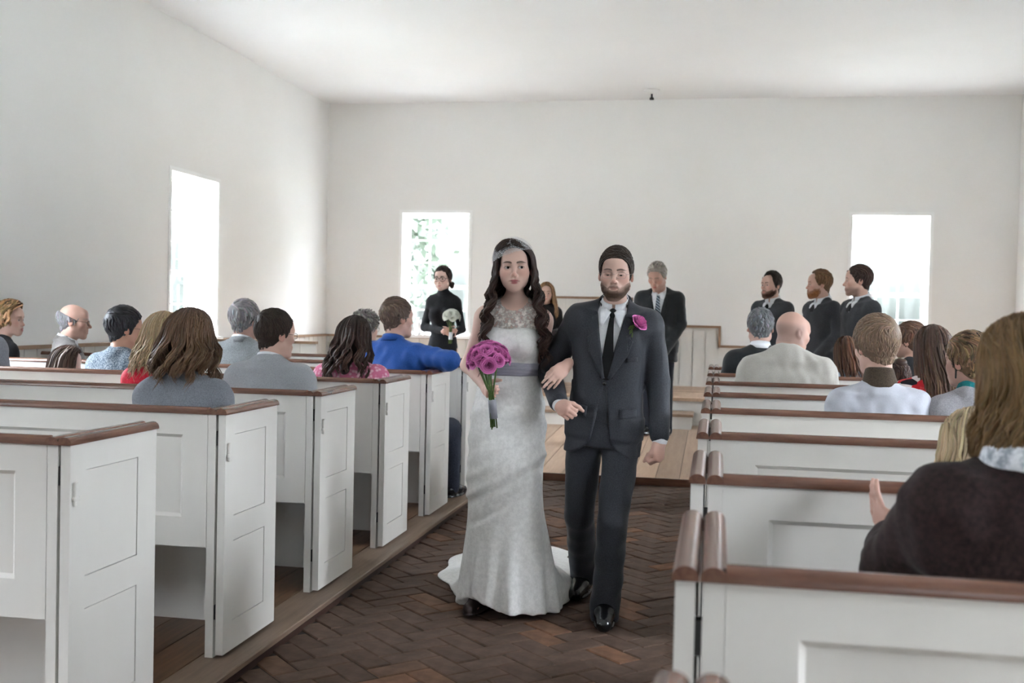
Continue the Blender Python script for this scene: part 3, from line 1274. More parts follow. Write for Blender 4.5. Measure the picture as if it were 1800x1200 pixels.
def hand_prims(sd, wrist, d, n, side, S=1.0, curl=(25, 30, 20), thumb=(35, 20), spread=5):
    """hand from the wrist along d, palm normal n (palm side), side +1 if the thumb lies on +cross(d,n) ... returns bbox points"""
    d, n = unit(d), np.asarray(n, float)
    n = unit(n - d * (n @ d))
    u = np.cross(d, n) * side                 # towards the thumb
    w = np.asarray(wrist, float)
    P = lambda a, b, c: w + S * (d * a + u * b + n * c)
    R = np.stack([d, u, n], 1)
    sd.cone(w - d * .03 * S, P(.012, 0, 0), .027 * S, .026 * S, .02)
    sd.ell(P(.050, .002, 0), np.array([.050, .040, .0155]) * S, R, .015)
    sd.cone(P(.025, .020, .008), P(.055, .026, .008), .016 * S, .014 * S, .015)
    pts = [w, P(.2, .06, .0), P(.2, -.06, 0), P(.1, .1, .08), P(.1, -.05, .08)]
    L = [(.040, .026, .021), (.045, .029, .022), (.041, .027, .022), (.032, .020, .019)]
    for f in range(4):
        b = .027 - .0178 * f
        base = P(.088 - .006 * abs(f - 1.2), b, .000)
        ang = 0
        p = base
        dirf = unit(d + u * math.tan(math.radians(spread * (1.5 - f))))
        r = (.0088, .0092, .0088, .0078)[f] * S
        for q in range(3):
            ang += curl[q] + (2 * f if q == 0 else 0)
            v = dirf * math.cos(math.radians(ang)) + n * math.sin(math.radians(ang))
            p2 = p + v * L[f][q] * S
            sd.cone(p, p2, r * (1 - .08 * q), r * (.92 - .08 * q), .004)
            p = p2
    t0 = P(.022, .026, .008)
    v = unit(d * math.cos(math.radians(thumb[0])) + u * math.sin(math.radians(thumb[0])) + n * .35)
    t1 = t0 + v * .042 * S
    v2 = unit(v + n * math.tan(math.radians(thumb[1])) - u * .25)
    t2 = t1 + v2 * .032 * S
    v3 = unit(v2 + n * .25 - u * .2)
    t3 = t2 + v3 * .024 * S
    sd.chain([t0, t1, t2, t3], [.0135 * S, .0110 * S, .0098 * S, .0080 * S], .008)
    return np.min(pts, axis=0) - .03, np.max(pts, axis=0) + .03


class Sk:
    """joints of one figure in its own frame: faces +y, its right is +x"""
    pass


def skeleton(S=1.0, seat=None, lean=0, turn=0, tilt=0, shw=1.0, head=(0, 0, 0), hs=1.0, sex='m', arms=None, legs=None, neckfwd=.0, hipz=None, necklen=0.):
    k = Sk()
    k.S, k.sex, k.hs = S, sex, hs
    k.seat = seat
    hz = hipz if hipz is not None else (.93 * S if seat is None else seat + .10 * S)
    k.hip = np.array([0, 0, hz])
    R = rot('z', turn) @ rot('y', tilt) @ rot('x', -lean)
    k.T = Frame(k.hip, R, S)
    k.Rt = R
    sw = (.178 if sex == 'm' else .158) * shw
    k.sw = sw
    k.sh = {s: k.T.p((s * sw, -.005, .494)) for s in (1, -1)}
    k.nb = k.T.p((0, -.012, .545))
    nk = k.T.p((0, .012 + neckfwd, .605 + necklen))
    yaw, pitch, roll = head
    HR = rot('z', yaw) @ rot('x', -pitch) @ rot('y', roll)
    k.H = Frame(nk + HR @ np.array([0, .016, .108]) * hs * S, HR, hs * S)
    k.nk = nk
    arms = arms or {}
    k.el, k.wr = {}, {}
    for s in (1, -1):
        e, w = arms.get(s, (None, None))
        if e is None:
            if seat is None:
                e = k.sh[s] + S * (R @ np.array([s * .035, -.02, -.28]))
                w = e + S * np.array([s * .005, .05, -.245])
            else:
                e = k.sh[s] + S * (R @ np.array([s * .055, .03, -.27]))
                w = e + S * (R @ np.array([-s * .12, .21, -.01]))
        k.el[s], k.wr[s] = np.asarray(e, float), np.asarray(w, float)
    k.hp, k.kn, k.an, k.toe = {}, {}, {}, {}
    for s in (1, -1):
        k.hp[s] = k.hip + S * np.array([s * .088, 0, -.01])
        if legs and s in legs:
            k.kn[s], k.an[s], k.toe[s] = [np.asarray(q, float) for q in legs[s]]
        elif seat is None:
            k.kn[s] = k.hip + S * np.array([s * .092, .01, -.43])
            k.an[s] = k.hip + S * np.array([s * .095, -.02, -.85])
            k.toe[s] = k.an[s] + S * np.array([s * .03, .14, -.05])
        else:
            k.kn[s] = k.hp[s] + S * np.array([s * .03, .40, .0])
            fz = seat - .42
            k.an[s] = np.array([k.kn[s][0], k.kn[s][1] - .01, fz + .085])
            k.toe[s] = k.an[s] + np.array([0, .15, -.055])
    return k


TZ = np.array([-.06, .02, .10, .20, .30, .40, .47, .525])
TW = {'m': (np.array([.158, .168, .160, .150, .160, .172, .165, .120]), np.array([.105, .112, .108, .105, .112, .118, .105, .070])),
      'f': (np.array([.165, .175, .155, .128, .136, .146, .140, .095]), np.array([.105, .112, .100, .090, .100, .104, .090, .058]))}


def torso_prims(sd, k, infl=0., w=1.0, z0=None, z1=None, belly=0., bust=1.0, k_=.04, ex=2.3):
    S = k.S
    a, b = TW[k.sex]
    a, b = a * w, b * w
    b = b + belly * np.array([.3, .7, 1, .9, .5, .15, 0, 0])
    cy = belly * np.array([.3, .6, .8, .7, .4, .1, 0, 0]) * .6
    zs = TZ.copy()
    if z0 is not None:
        keep = zs > z0
        a, b, cy = (np.concatenate([[np.interp(z0, zs, q)], q[keep]]) for q in (a, b, cy))
        zs = np.concatenate([[z0], zs[keep]])
    sd.loft(Frame(k.T.o, k.T.R), zs * S, a * S + infl, b * S + infl, 0, cy * S, k_, ex=ex)
    for s in (1, -1):
        sd.cone(k.T.p((s * k.sw * .90, -.004, .480)), k.T.p((s * .030, -.018, .545)), .044 * S + infl, .050 * S + infl, .06 * S)
        if k.sex == 'f' and bust > 0:
            sd.ell(k.T.p((s * .068, .075 * w, .345)), np.array([.062, .056 * bust, .062]) * S + infl, k.T.R, .04 * S)


def arm_prims(sd, k, s, infl=0., w=1.0, t1=1.0, k_=.03):
    S = k.S
    m = (1.0 if k.sex == 'm' else .84) * w
    sh, el, wr = k.sh[s], k.el[s], k.wr[s]
    sd.ell(sh + k.Rt @ np.array([s * -.006, 0, -.020]) * S, np.array([.049, .054, .060]) * S * m + infl, k.Rt, .055 * S)
    sd.cone(sh + (el - sh) * .08, el, .047 * S * m + infl, .040 * S * m + infl, k_)
    e = el + (wr - el) * t1
    sd.cone(el, e, .042 * S * m + infl, (.042 + (.027 - .042) * t1) * S * m + infl, k_)


def leg_prims(sd, k, s, infl=0., w=1.0, foot=True, k_=.04):
    S = k.S
    sd.cone(k.hp[s], k.kn[s], .085 * S * w + infl, .058 * S * w + infl, k_)
    sd.cone(k.kn[s], k.an[s], .056 * S * w + infl, .038 * S + infl, k_)
    if foot:
        sd.cone(k.an[s] - np.array([0, 0, .03]), k.toe[s], .036 * S, .028 * S, .02)


def region_colors(V, H, skin, sex, lips=None, blush=.5, brow=None, stub=None, stubz=None, lash=0., lash_open=.9, lash_dz=0.):
    """skin colour per vertex: lips, cheeks, nose and ears a little redder, brows in hair colour"""
    C = np.tile(np.asarray(skin, float), (len(V), 1))
    L = H.inv(V)
    x, y, z = L[:, 0], L[:, 1], L[:, 2]
    near = (np.abs(x) < .12) & (np.abs(y) < .14) & (np.abs(z) < .14)

    def mixc(wt, c):
        nonlocal C
        wt = np.clip(wt, 0, 1)[:, None] * near[:, None]
        C = C * (1 - wt) + np.asarray(c) * wt

    def blob(cx, cy, cz, r, sharp=1.0):
        return np.clip((1 - np.sqrt(((x - cx) / r[0]) ** 2 + ((y - cy) / r[1]) ** 2 + ((z - cz) / r[2]) ** 2)) * sharp, 0, 1)
    red = np.asarray(skin) * np.array([1.0, .66, .62])
    for s in (-1, 1):
        mixc(blob(s * .042, .06, -.022, (.035, .05, .03), 1.3) * blush, red)
        mixc(blob(s * .08, -.018, -.003, (.03, .035, .045), 2) * .45 * (blush + .5), red)
    mixc(blob(0, .108, -.03, (.02, .03, .02), 1.5) * blush * .8, red)
    lips = lips if lips is not None else np.asarray(skin) * np.array([.82, .45, .45])
    lk = .93 if sex == 'f' else 1.0
    mixc(np.maximum(blob(0, .092, -.0585, (.0240 * lk, .02, .0062), 3.0), blob(0, .092, -.0685, (.020 * lk, .02, .0070), 3.0)), lips)
    if brow is not None:
        for s in (-1, 1):
            xx = s * x
            arch = .0235 + .004 * np.sin(np.clip((xx - .012) / .04, 0, 1) * 3.1) - .0
            th = np.interp(xx, [.010, .014, .04, .055], [0, .0042, .0034, .0005])
            m = np.clip((th - np.abs(z - arch)) / .0022 + .5, 0, 1) * (xx > .009) * (xx < .056) * (y > .04)
            mixc(m * .88, brow)
    if lash:
        for s in (-1, 1):
            q = np.sqrt(((x - s * .0315) / .0150) ** 2 + ((z - .0022 - lash_dz) / (.0066 * lash_open + .0012)) ** 2)
            up = np.clip((z - .0015 - lash_dz) / .004, 0, 1)
            m = np.clip(1 - np.abs(q - 1.02) / .22, 0, 1) * (y > .066) * (.25 + .75 * up)
            mixc(m * lash, (.02, .012, .010))
    if stub is not None:
        m = stubz(x, y, z)
        mixc(m, stub)
    return C


def hand_tint(C, V, pts, skin):
    for p in pts:
        d = np.linalg.norm(V - p, axis=1)
        w = np.clip(1 - d / .14, 0, 1)[:, None] * .6
        C[:] = C * (1 - w) + np.asarray(skin) * np.array([1.0, .78, .74]) * w
    return C


# hairlines: lowest height of hair against azimuth from the nose (degrees)
HL = {'m': ([0, 25, 45, 62, 74, 84, 96, 112, 135, 180], [.083, .080, .060, .035, -.010, -.022, .010, -.030, -.066, -.078]),
      'f': ([0, 25, 45, 62, 80, 96, 115, 140, 180], [.084, .080, .060, .030, -.012, -.03, -.055, -.075, -.08]),
      'recede': ([0, 18, 34, 50, 62, 74, 84, 96, 112, 135, 180], [.098, .100, .104, .085, .04, -.008, -.02, .010, -.030, -.066, -.078])}


def hairline(kind):
    a, z = HL[kind]

    def f(x, y):
        return np.interp(np.degrees(np.arctan2(np.abs(x), y)), a, z)
    return f


CR_C, CR_R = np.array([0, -.014, .034]), np.array([.0745, .093, .085])


def scalp_dirs(n):
    i = np.arange(n) + .5
    ph = np.arccos(1 - 2 * i / n)
    th = np.pi * (1 + 5 ** .5) * i
    return np.stack([np.cos(th) * np.sin(ph), np.sin(th) * np.sin(ph), np.cos(ph)], 1)


def lock_colors(n, per, base, var, rg, tip=None, m=None, seg=5):
    c = np.asarray(base)[None, :] * (1 + var * rg.normal(size=(n, 1)))
    c = np.clip(c * (1 + .06 * rg.normal(size=(n, 3)) * var * 3), .002, 1)
    C = np.repeat(c, per, axis=0)
    if tip is not None:
        t = np.tile(np.repeat(np.linspace(0, 1, m), seg), n)[:, None]
        C = C * (1 - t) + np.asarray(tip) * (C / np.asarray(base)) * t
    return C


def hair_short(H, col, parent, kind='m', th=.014, top=.012, n=340, length=.055, lrad=.0052, seed=1, sweep=(0, 0, 0), var=.16, bald=None, h=.0065, lift=.003, crown=(0, -.05, .10), name='hair', flat=.5):
    """short hair: a fitted cap plus combed locks"""
    rg = np.random.default_rng(seed)
    n, lrad, h = int(n / LOD[0] ** 1.6), lrad * LOD[0] ** .6, h * LOD[0]
    hl = hairline(kind)
    s = H.s
    sd = Sdf()
    nz = wnoise(seed, 60)
    # cap
    sd.ell(H.p(CR_C + np.array([0, -.002, top * .4])), (CR_R + np.array([th * .75, th, th * .6 + top * .5])) * s, H.R, .02)
    sd.cone(H.p((0, -.032, -.015)), H.p((0, -.026, -.070)), (.053 + th * .35) * s, (.049 + th * .1) * s, .03)
    Rm, o = H.R, H.o

    def clip(D, X, Y, Z):
        x, y, z = X - o[0], Y - o[1], Z - o[2]
        lx = (Rm[0, 0] * x + Rm[1, 0] * y + Rm[2, 0] * z) / s
        ly = (Rm[0, 1] * x + Rm[1, 1] * y + Rm[2, 1] * z) / s
        lz = (Rm[0, 2] * x + Rm[1, 2] * y + Rm[2, 2] * z) / s
        D = D + .0022 * s * nz(lx * 1.0, ly, lz)
        D = smax(D, (hl(lx, ly) - lz) * s * .6, .006)
        if bald is not None:
            D = smax(D, bald(lx, ly, lz) * s, .006)
        return D
    sd.post.append(clip)
    V, F = sd.mesh(h * s)
    C = np.tile(np.asarray(col) * .8, (len(V), 1)) * (1 + .10 * nz(*(H.inv(V).T * 2.5)))[:, None]
    # locks
    d = scalp_dirs(n * 2)
    d = d + .05 * rg.normal(size=d.shape)
    d /= np.linalg.norm(d, axis=1)[:, None]
    R = CR_R + np.array([th * .62, th * .85, th * .5 + top * .55])
    C0 = CR_C + np.array([0, -.002, top * .4])
    p = C0 + d * R
    keep = p[:, 2] > hl(p[:, 0], p[:, 1]) + .004
    if bald is not None:
        keep &= bald(p[:, 0], p[:, 1], p[:, 2]) < -.003
    p = p[keep]
    nl = len(p)
    m = 6
    path = np.zeros((nl, m, 3))
    ln = length * rg.uniform(.7, 1.25, nl)
    q = p.copy()
    cw = np.asarray(crown)
    jit = .25 * rg.normal(size=(nl, 3))
    for j in range(m):
        path[:, j] = q
        nn = (q - C0) / R ** 2
        nn /= np.linalg.norm(nn, axis=1)[:, None]
        fl = q - cw
        fl /= np.linalg.norm(fl, axis=1)[:, None] + 1e-6
        topw = np.clip((q[:, 2] - .05) / .06, 0, 1)[:, None]
        fl = fl * (1 - .75 * topw * (np.abs(np.asarray(sweep)).sum() > 0)) + np.asarray(sweep) * topw * 1.8 + np.array([0, 0, -.5]) * (1 - topw) + jit
        fl -= nn * np.sum(fl * nn, 1)[:, None]
        fl /= np.linalg.norm(fl, axis=1)[:, None] + 1e-6
        q = q + fl * (ln / (m - 1))[:, None]
        # stay on the head
        e = (q - C0) / R
        e /= np.linalg.norm(e, axis=1)[:, None]
        tt = (j + 1) / (m - 1)
        surf = C0 + e * R
        q = surf + nn * lift * math.sin(math.pi * min(1, tt * .8)) * rg.uniform(.5, 1.6, (nl, 1))
        fz = hl(q[:, 0], q[:, 1]) + .002
        fr_ = (q[:, 1] > .02) & (q[:, 2] < fz)
        q[fr_, 2] = fz[fr_]
        low = q[:, 2] < -.035
        q[low, 1] = np.minimum(q[low, 1], path[low, j, 1] + .004)
    # nape locks
    nn_ = int(n * .22)
    az = np.radians(rg.uniform(105, 180, nn_)) * rg.choice([-1, 1], nn_)
    zz = rg.uniform(-.055, .0, nn_)
    tt = np.linspace(0, 1, m)[None, :]
    zl = zz[:, None] - length * .65 * tt
    zl = np.maximum(zl, hl(np.sin(az), np.cos(az))[:, None] - .004)
    rr_ = np.interp(zl, [-.075, -.02, .01], [.0515 + th * .12, .056 + th * .42, .064 + th * .6])
    pn = np.stack([np.sin(az)[:, None] * rr_, -.029 + np.cos(az)[:, None] * rr_ * 1.05, zl], -1)
    pn += .0012 * rg.normal(size=pn.shape)
    path = np.concatenate([path, pn])
    nl = len(path)
    rad = lrad * np.array([.55, .95, 1, .95, .7, .15])[None, :] * rg.uniform(.7, 1.3, (nl, 1))
    v2, f2 = tubes(path, rad, 4, flat)
    c2 = lock_colors(nl, m * 4, col, var, rg)
    VV = np.concatenate([V, H.pts(v2)])
    return fast_mesh(name, VV, np.concatenate([F, f2 + len(V)]), M['hair'], parent, np.concatenate([C, c2]))


def hair_long(H, col, parent, length=.30, n=300, seed=1, wave=.010, lam=.09, th=.016, face=55, part=(.0, .02), lrad=.0075, drape=None, back=.0, tip=None, var=.18, spread=.02, h=.008, seg=3, m=15, bulk=1.0, name='hair', release=96, curl_grow=1.0, lenvar=.12, kind='f', inward=0., clump=0, tight=.62):
    """long hair falling from a parting; drape(phi)->(dx,dy) sideways shift reached at the ends"""
    rg = np.random.default_rng(seed)
    n, lrad, h = int(n / LOD[0] ** 1.6), lrad * LOD[0] ** .6, h * LOD[0]
    s = H.s
    hl = hairline(kind)
    sd = Sdf()
    nz = wnoise(seed, 55)
    sd.ell(H.p(CR_C), (CR_R + np.array([th * .5, th * .5, th * .4])) * s, H.R, .02)
    if bulk > 0:
        L = length * bulk
        sd.cone(H.p((0, -.055, -.02)), H.p((0, -.062 - back * .5, -.02 - L * .75)), .062 * s, .045 * s, .04)
        for sx in (-1, 1):
            sd.cone(H.p((sx * .058, -.035, .0)), H.p((sx * (.055 + spread * .5), -.035 - back * .4, -L * .7)), .034 * s, .024 * s, .04)
    Rm, o = H.R, H.o

    def clip(D, X, Y, Z):
        x, y, z = X - o[0], Y - o[1], Z - o[2]
        lx = (Rm[0, 0] * x + Rm[1, 0] * y + Rm[2, 0] * z) / s
        ly = (Rm[0, 1] * x + Rm[1, 1] * y + Rm[2, 1] * z) / s
        lz = (Rm[0, 2] * x + Rm[1, 2] * y + Rm[2, 2] * z) / s
        D = D + .003 * s * nz(lx, ly, lz * .5)
        az = np.degrees(np.arctan2(np.abs(lx), ly))
        zz = np.interp(az, [0, 25, 45, face, face + 12, 180], [.084, .080, .062, .03, -.6, -.6])
        return smax(D, (zz - lz) * s * .5, .006)
    sd.post.append(clip)
    V, F = sd.mesh(h * s)
    C = np.tile(np.asarray(col) * .62, (len(V), 1)) * (1 + .12 * nz(*(H.inv(V).T * 2.0)))[:, None]
    phi = rg.uniform(face, 180, n) * rg.choice([-1, 1], n)
    pr = np.radians(phi)
    lay = rg.uniform(.35, 1.15, n)
    R = CR_R + np.array([th, th, th])[None, :] * 1.0
    m1 = min(12, max(5, int(m * .38)))
    th0 = np.radians(rg.uniform(3, 60, n))
    th1 = np.radians(release + rg.uniform(-8, 8, n))
    path = np.zeros((n, m, 3))
    px, py = part
    fr0 = np.where(np.abs(phi) < 125, rg.uniform(.0, 1.0, n), 1.0)
    th0 = np.where(fr0 < .7, np.radians(rg.uniform(12, 50, n)), th0)
    prr = pr
    for j in range(m1):
        t = j / (m1 - 1)
        a = th0 + (th1 - th0) * t
        pr = prr * (fr0 + (1 - fr0) * min(1, t * 1.7) ** .8)
        path[:, j] = CR_C + np.stack([np.sin(a) * np.sin(pr) * (R[0, 0] + lay * .006), np.sin(a) * np.cos(pr) * (R[0, 1] + lay * .006), np.cos(a) * (R[0, 2] + lay * .006)], 1)
        wpt = (1 - t) * np.cos(a)
        path[:, j, 0] += px * np.clip(wpt, 0, 1)
        path[:, j, 1] += py * np.clip(wpt, 0, 1)
    pr = prr
    p0 = path[:, m1 - 1].copy()
    ph0 = np.floor(pr * 7.0) * 2.1 + .8 * rg.normal(size=n) + 1.3 * np.sin(pr * 3)
    ln = length * (1 + lenvar * rg.normal(size=n)).clip(.55, 1.4)
    pc0 = p0.copy()
    if clump:
        cc = rg.uniform(face + 4, 178, clump) * rg.choice([-1, 1], clump)
        ci = np.argmin(np.abs(phi[:, None] - cc[None, :]) + 6 * rg.random((n, clump)), axis=1)
        for c_ in range(clump):
            m_ = ci == c_
            if m_.any():
                pc0[m_] = p0[m_].mean(axis=0) + .007 * rg.normal(size=(m_.sum(), 3))
        ph0 = (rg.uniform(0, 6.28, clump))[ci] + .35 * rg.normal(size=n)
        pr = np.radians(cc[ci])
        ln = length * (1 + lenvar * rg.normal(size=clump)).clip(.6, 1.35)[ci] * (1 + .06 * rg.normal(size=n))
    out = np.stack([np.sin(pr), np.cos(pr)], 1)
    tan = np.stack([np.cos(pr), -np.sin(pr)], 1)
    for j in range(m1, m):
        t = (j - m1 + 1) / (m - m1)
        ec = tight * min(1, t * 1.8) if clump else 0.
        q = p0 * (1 - ec) + pc0 * ec
        q[:, 2] -= ln * t
        am = wave * min(1, t * 2.2) ** curl_grow * rg.uniform(.85, 1.15, n)
        w = 2 * np.pi * ln * t / lam + ph0
        rr = spread * t * (1 - inward * t) + am * np.cos(w)
        q[:, :2] += out * rr[:, None] + tan * (am * np.sin(w))[:, None]
        q[:, 1] -= back * t
        if drape is not None:
            dx, dy = drape(phi)
            e = t * t * (3 - 2 * t)
            q[:, 0] += dx * e
            q[:, 1] += dy * e
        path[:, j] = q
    for _ in range(2):
        path[:, 1:m1 + 2] = .25 * path[:, :m1 + 1] + .5 * path[:, 1:m1 + 2] + .25 * path[:, 2:m1 + 3]
    prof = np.interp(np.linspace(0, 1, m), [0, .15, .8, 1], [.5, 1, .85, .12])
    rad = lrad * prof[None, :] * rg.uniform(.6, 1.3, (n, 1))
    v2, f2 = tubes(path, rad, seg, .6)
    c2 = lock_colors(n, m * seg, col, var, rg, tip, m, seg)
    VV = np.concatenate([V, H.pts(v2)])
    return fast_mesh(name, VV, np.concatenate([F, f2 + len(V)]), M['hair'], parent, np.concatenate([C, c2]))


def eyes(H, parent, iris=(.10, .055, .03), gaze=(0, 0)):
    for sx in (-1, 1):
        n, mseg = 14, 16
        V, C = [], []
        g = unit(rot('z', -gaze[0]) @ rot('x', gaze[1]) @ np.array([0, 1, 0.]))
        a = unit(np.cross(g, (0, 0, 1)))
        b = np.cross(a, g)
        for i in range(n + 1):
            t = math.pi * i / n
            for j in range(mseg):
                w = 2 * math.pi * j / mseg
                V.append(np.array([sx * .0315, .0722, .003]) + .0122 * (g * math.cos(t) + (a * math.cos(w) + b * math.sin(w)) * math.sin(t)))
                C.append((.004, .004, .004) if t < .24 else iris if t < .58 else (.50, .46, .44))
        F = [(i * mseg + j, (i + 1) * mseg + j, (i + 1) * mseg + (j + 1) % mseg, i * mseg + (j + 1) % mseg) for i in range(n) for j in range(mseg)]
        fast_mesh('eye', H.pts(np.array(V)), np.array(F), M['eye'], parent, np.array(C))


M['frame_metal'] = new_mat('spectacle_metal', (.25, .24, .23), .3)[0]
M['frame_metal'].node_tree.nodes['Principled BSDF'].inputs['Metallic'].default_value = .8
M['frame_dark'] = new_mat('spectacle_dark', (.012, .010, .010), .3)[0]


def glasses(H, parent, mat='frame_metal', w=.026, hgt=.017, r=.0013):
    root = MB()
    for sx in (-1, 1):
        ring = []
        for i in range(25):
            a = 2 * math.pi * i / 24
            ca, sa = math.cos(a), math.sin(a)
            ring.append(H.p((sx * .0325 + w * math.copysign(abs(ca) ** .7, ca), .098 - .006 * abs(ca), -.001 + hgt * math.copysign(abs(sa) ** .7, sa))))
        root.tube(ring, r * H.s, 6, cap=False)
        root.tube([H.p((sx * (.0325 + w), .092, .004)), H.p((sx * .079, .060, .006)), H.p((sx * .0835, -.005, .008)), H.p((sx * .083, -.03, -.006))], r * H.s, 6)
    root.tube([H.p((-.0075, .099, .001)), H.p((0, .103, .004)), H.p((.0075, .099, .001))], r * H.s, 6)
    return root.build('eyeglasses', M[mat], parent, smooth=True)


def neck_band(k, parent, mat, name, r0=.08, r1=.066, h0=.0, h1=.07, noise_=.003, tilt=.0, front=None):
    """thick standing collar or scarf round the neck"""
    S = k.S
    ax = unit(k.H.p((0, -.03, -.06)) - k.nb + k.Rt[:, 1] * tilt)
    sd = Sdf().cone(k.nb + ax * h0 * S, k.nb + ax * h1 * S, r0 * S, r1 * S, .01)
    nz = wnoise(len(name) + 3, 60)
    o, top = k.nb, h1 * S
    sd.post.append(lambda D, X, Y, Z: smax(D + noise_ * nz(X, Y, Z), (X - o[0]) * ax[0] + (Y - o[1]) * ax[1] + (Z - o[2]) * ax[2] - top, .006))
    V, F = sd.mesh(.007)
    return fast_mesh(name, V, F, mat, parent)


def collar(k, parent, mat, name='collar', r=.062, hgt=.040, zb=-.006, point=.02, th=.004, gap=14, flare=.018, tiltf=.020, base=None, ry=1.08, leaf=1.0):
    """turned-down collar round the neck, open at the front by gap degrees"""
    S = k.S
    ax = unit(k.H.p((0, -.03, -.06)) - k.nb)
    yv = unit(k.Rt[:, 1] - ax * (ax @ k.Rt[:, 1]))
    xv = np.cross(yv, ax)
    o = (k.nb if base is None else base) + ax * .02 * S
    n = 40
    V = []
    for i in range(n + 1):
        a = math.radians(gap + (360 - 2 * gap) * i / n)
        ca, sa = math.cos(a), math.sin(a)     # a=0 front
        fr = max(0, ca)
        dr = np.array([sa, ca * ry])

        def P(rad, z):
            return o + S * (xv * dr[0] * rad + yv * dr[1] * rad + ax * (z - tiltf * (ca + .3)))
        pt = point * max(0, (ca - .55) / .45)
        V += [P(r, zb - .02), P(r + .001, hgt), P(r + .005, hgt + .002), P(r + .005 + flare, hgt - (.042 + pt) * leaf), P(r + flare, hgt - (.044 + pt) * leaf), P(r - .003 + .003, hgt - .006)]
    m = 6
    F = [(i * m + j, (i + 1) * m + j, (i + 1) * m + j + 1, i * m + j + 1) for i in range(n) for j in range(m - 1)]
    return fast_mesh(name, np.array(V), np.array(F), mat, parent)


def garment(k, mat, parent, name='sweater', infl=.012, w=1.0, z0=-.06, sleeves=1.0, belly=0., bust=1.0, h=.009, folds=.0024, ffreq=52, seed=3, sleeve_infl=None, armw=1.0, skirt=0., extra=None, cut=None, lo=None, loft_ex=2.4, kk=.05, fine=()):
    h = h * LOD[0]
    sd = Sdf()
    torso_prims(sd, k, infl, w, z0 if z0 > -.06 else None, None, belly, bust, kk, loft_ex)
    if skirt:
        S = k.S
        a, b = TW[k.sex]
        sd.loft(Frame(k.T.o, k.T.R), np.array([-skirt, -.04, .04]) * S, np.array([a[0] * w * 1.04, a[0] * w, a[2] * w]) * S + infl, np.array([b[0] * w * 1.06, b[0] * w, b[2] * w]) * S + infl, 0, 0, .03, ex=2.4)
    si = infl if sleeve_infl is None else sleeve_infl
    if sleeves > 0:
        for s in (1, -1):
            arm_prims(sd, k, s, si, armw, sleeves, .012)
    if extra:
        extra(sd)
    if folds:
        nz = wnoise(seed, ffreq)
        nz2 = wnoise(seed + 50, ffreq * 2.3)
        sd.post.append(lambda D, X, Y, Z: D + folds * (nz(X * 1.4, Y, Z * .6) + .5 * nz2(X, Y, Z * .8)))
    if cut:
        sd.post.append(cut)
    V, F = sd.mesh(h, fine=fine)
    o = fast_mesh(name, V, F, mat, parent)
    return o, V, F


def trousers(k, mat, parent, infl=.012, h=.011, w=1.0, name='trousers', drop=.02, top=.06, folds=.003, seed=5, flare=0., cut=None):
    sd = Sdf()
    S = k.S
    a, b = TW[k.sex]
    sd.loft(Frame(k.T.o, k.T.R), np.array([-.10, -.03, top]) * S, np.array([a[0] * .96, a[1], a[2]]) * w * S + infl * .6, np.array([b[0], b[1], b[2]]) * w * S + infl * .6, 0, 0, .04, ex=2.4)
    for s in (1, -1):
        sd.cone(k.hp[s], k.kn[s], .082 * S * w + infl * .7, .056 * S * w + infl, .022)
        sd.cone(k.kn[s], k.an[s] - np.array([0, 0, drop]), .056 * S * w + infl, .044 * S + infl + flare, .012)
    nz = wnoise(seed, 50)
    sd.post.append(lambda D, X, Y, Z: D + folds * nz(X * .8, Y * .8, Z))
    if cut:
        sd.post.append(cut)
    V, F = sd.mesh(h)
    return fast_mesh(name, V, F, mat, parent)


M['shoe_black'] = new_mat('black_leather', (.008, .008, .009), .22)[0]


def shoe(k, s, parent, mat='shoe_black', h=.010, heel=.02, w=1.0, name='shoe', floor=None, ankle=True):
    sd = Sdf()
    a, t = k.an[s], k.toe[s]
    fl = (min(t[2], a[2]) - .03) if floor is None else floor
    d = unit(np.array([t[0] - a[0], t[1] - a[1], 0]))
    hb = np.array([a[0], a[1], fl + .035]) - d * .035
    sd.cone(hb + np.array([0, 0, .02]), hb + d * .12 + np.array([0, 0, .018]), .034 * w, .034 * w, .03)
    sd.cone(hb + d * .12 + np.array([0, 0, .012]), hb + d * .225 + np.array([0, 0, -.002]), .037 * w, .029 * w, .03)
    if ankle:
        sd.cone(np.array([a[0], a[1], fl + .05]), a + np.array([0, 0, .07]), .037, .041, .03)
    sd.ell(hb + d * .10 + np.array([0, 0, -.025]), (.05, .15, .012), np.stack([np.cross(d, (0, 0, 1)), d, np.array([0, 0, 1.])], 1), .006)
    sd.post.append(lambda D, X, Y, Z: smax(D, fl - Z + 0 * X + 0 * Y, .004))
    V, F = sd.mesh(h)
    return fast_mesh(name, V, F, M[mat], parent)


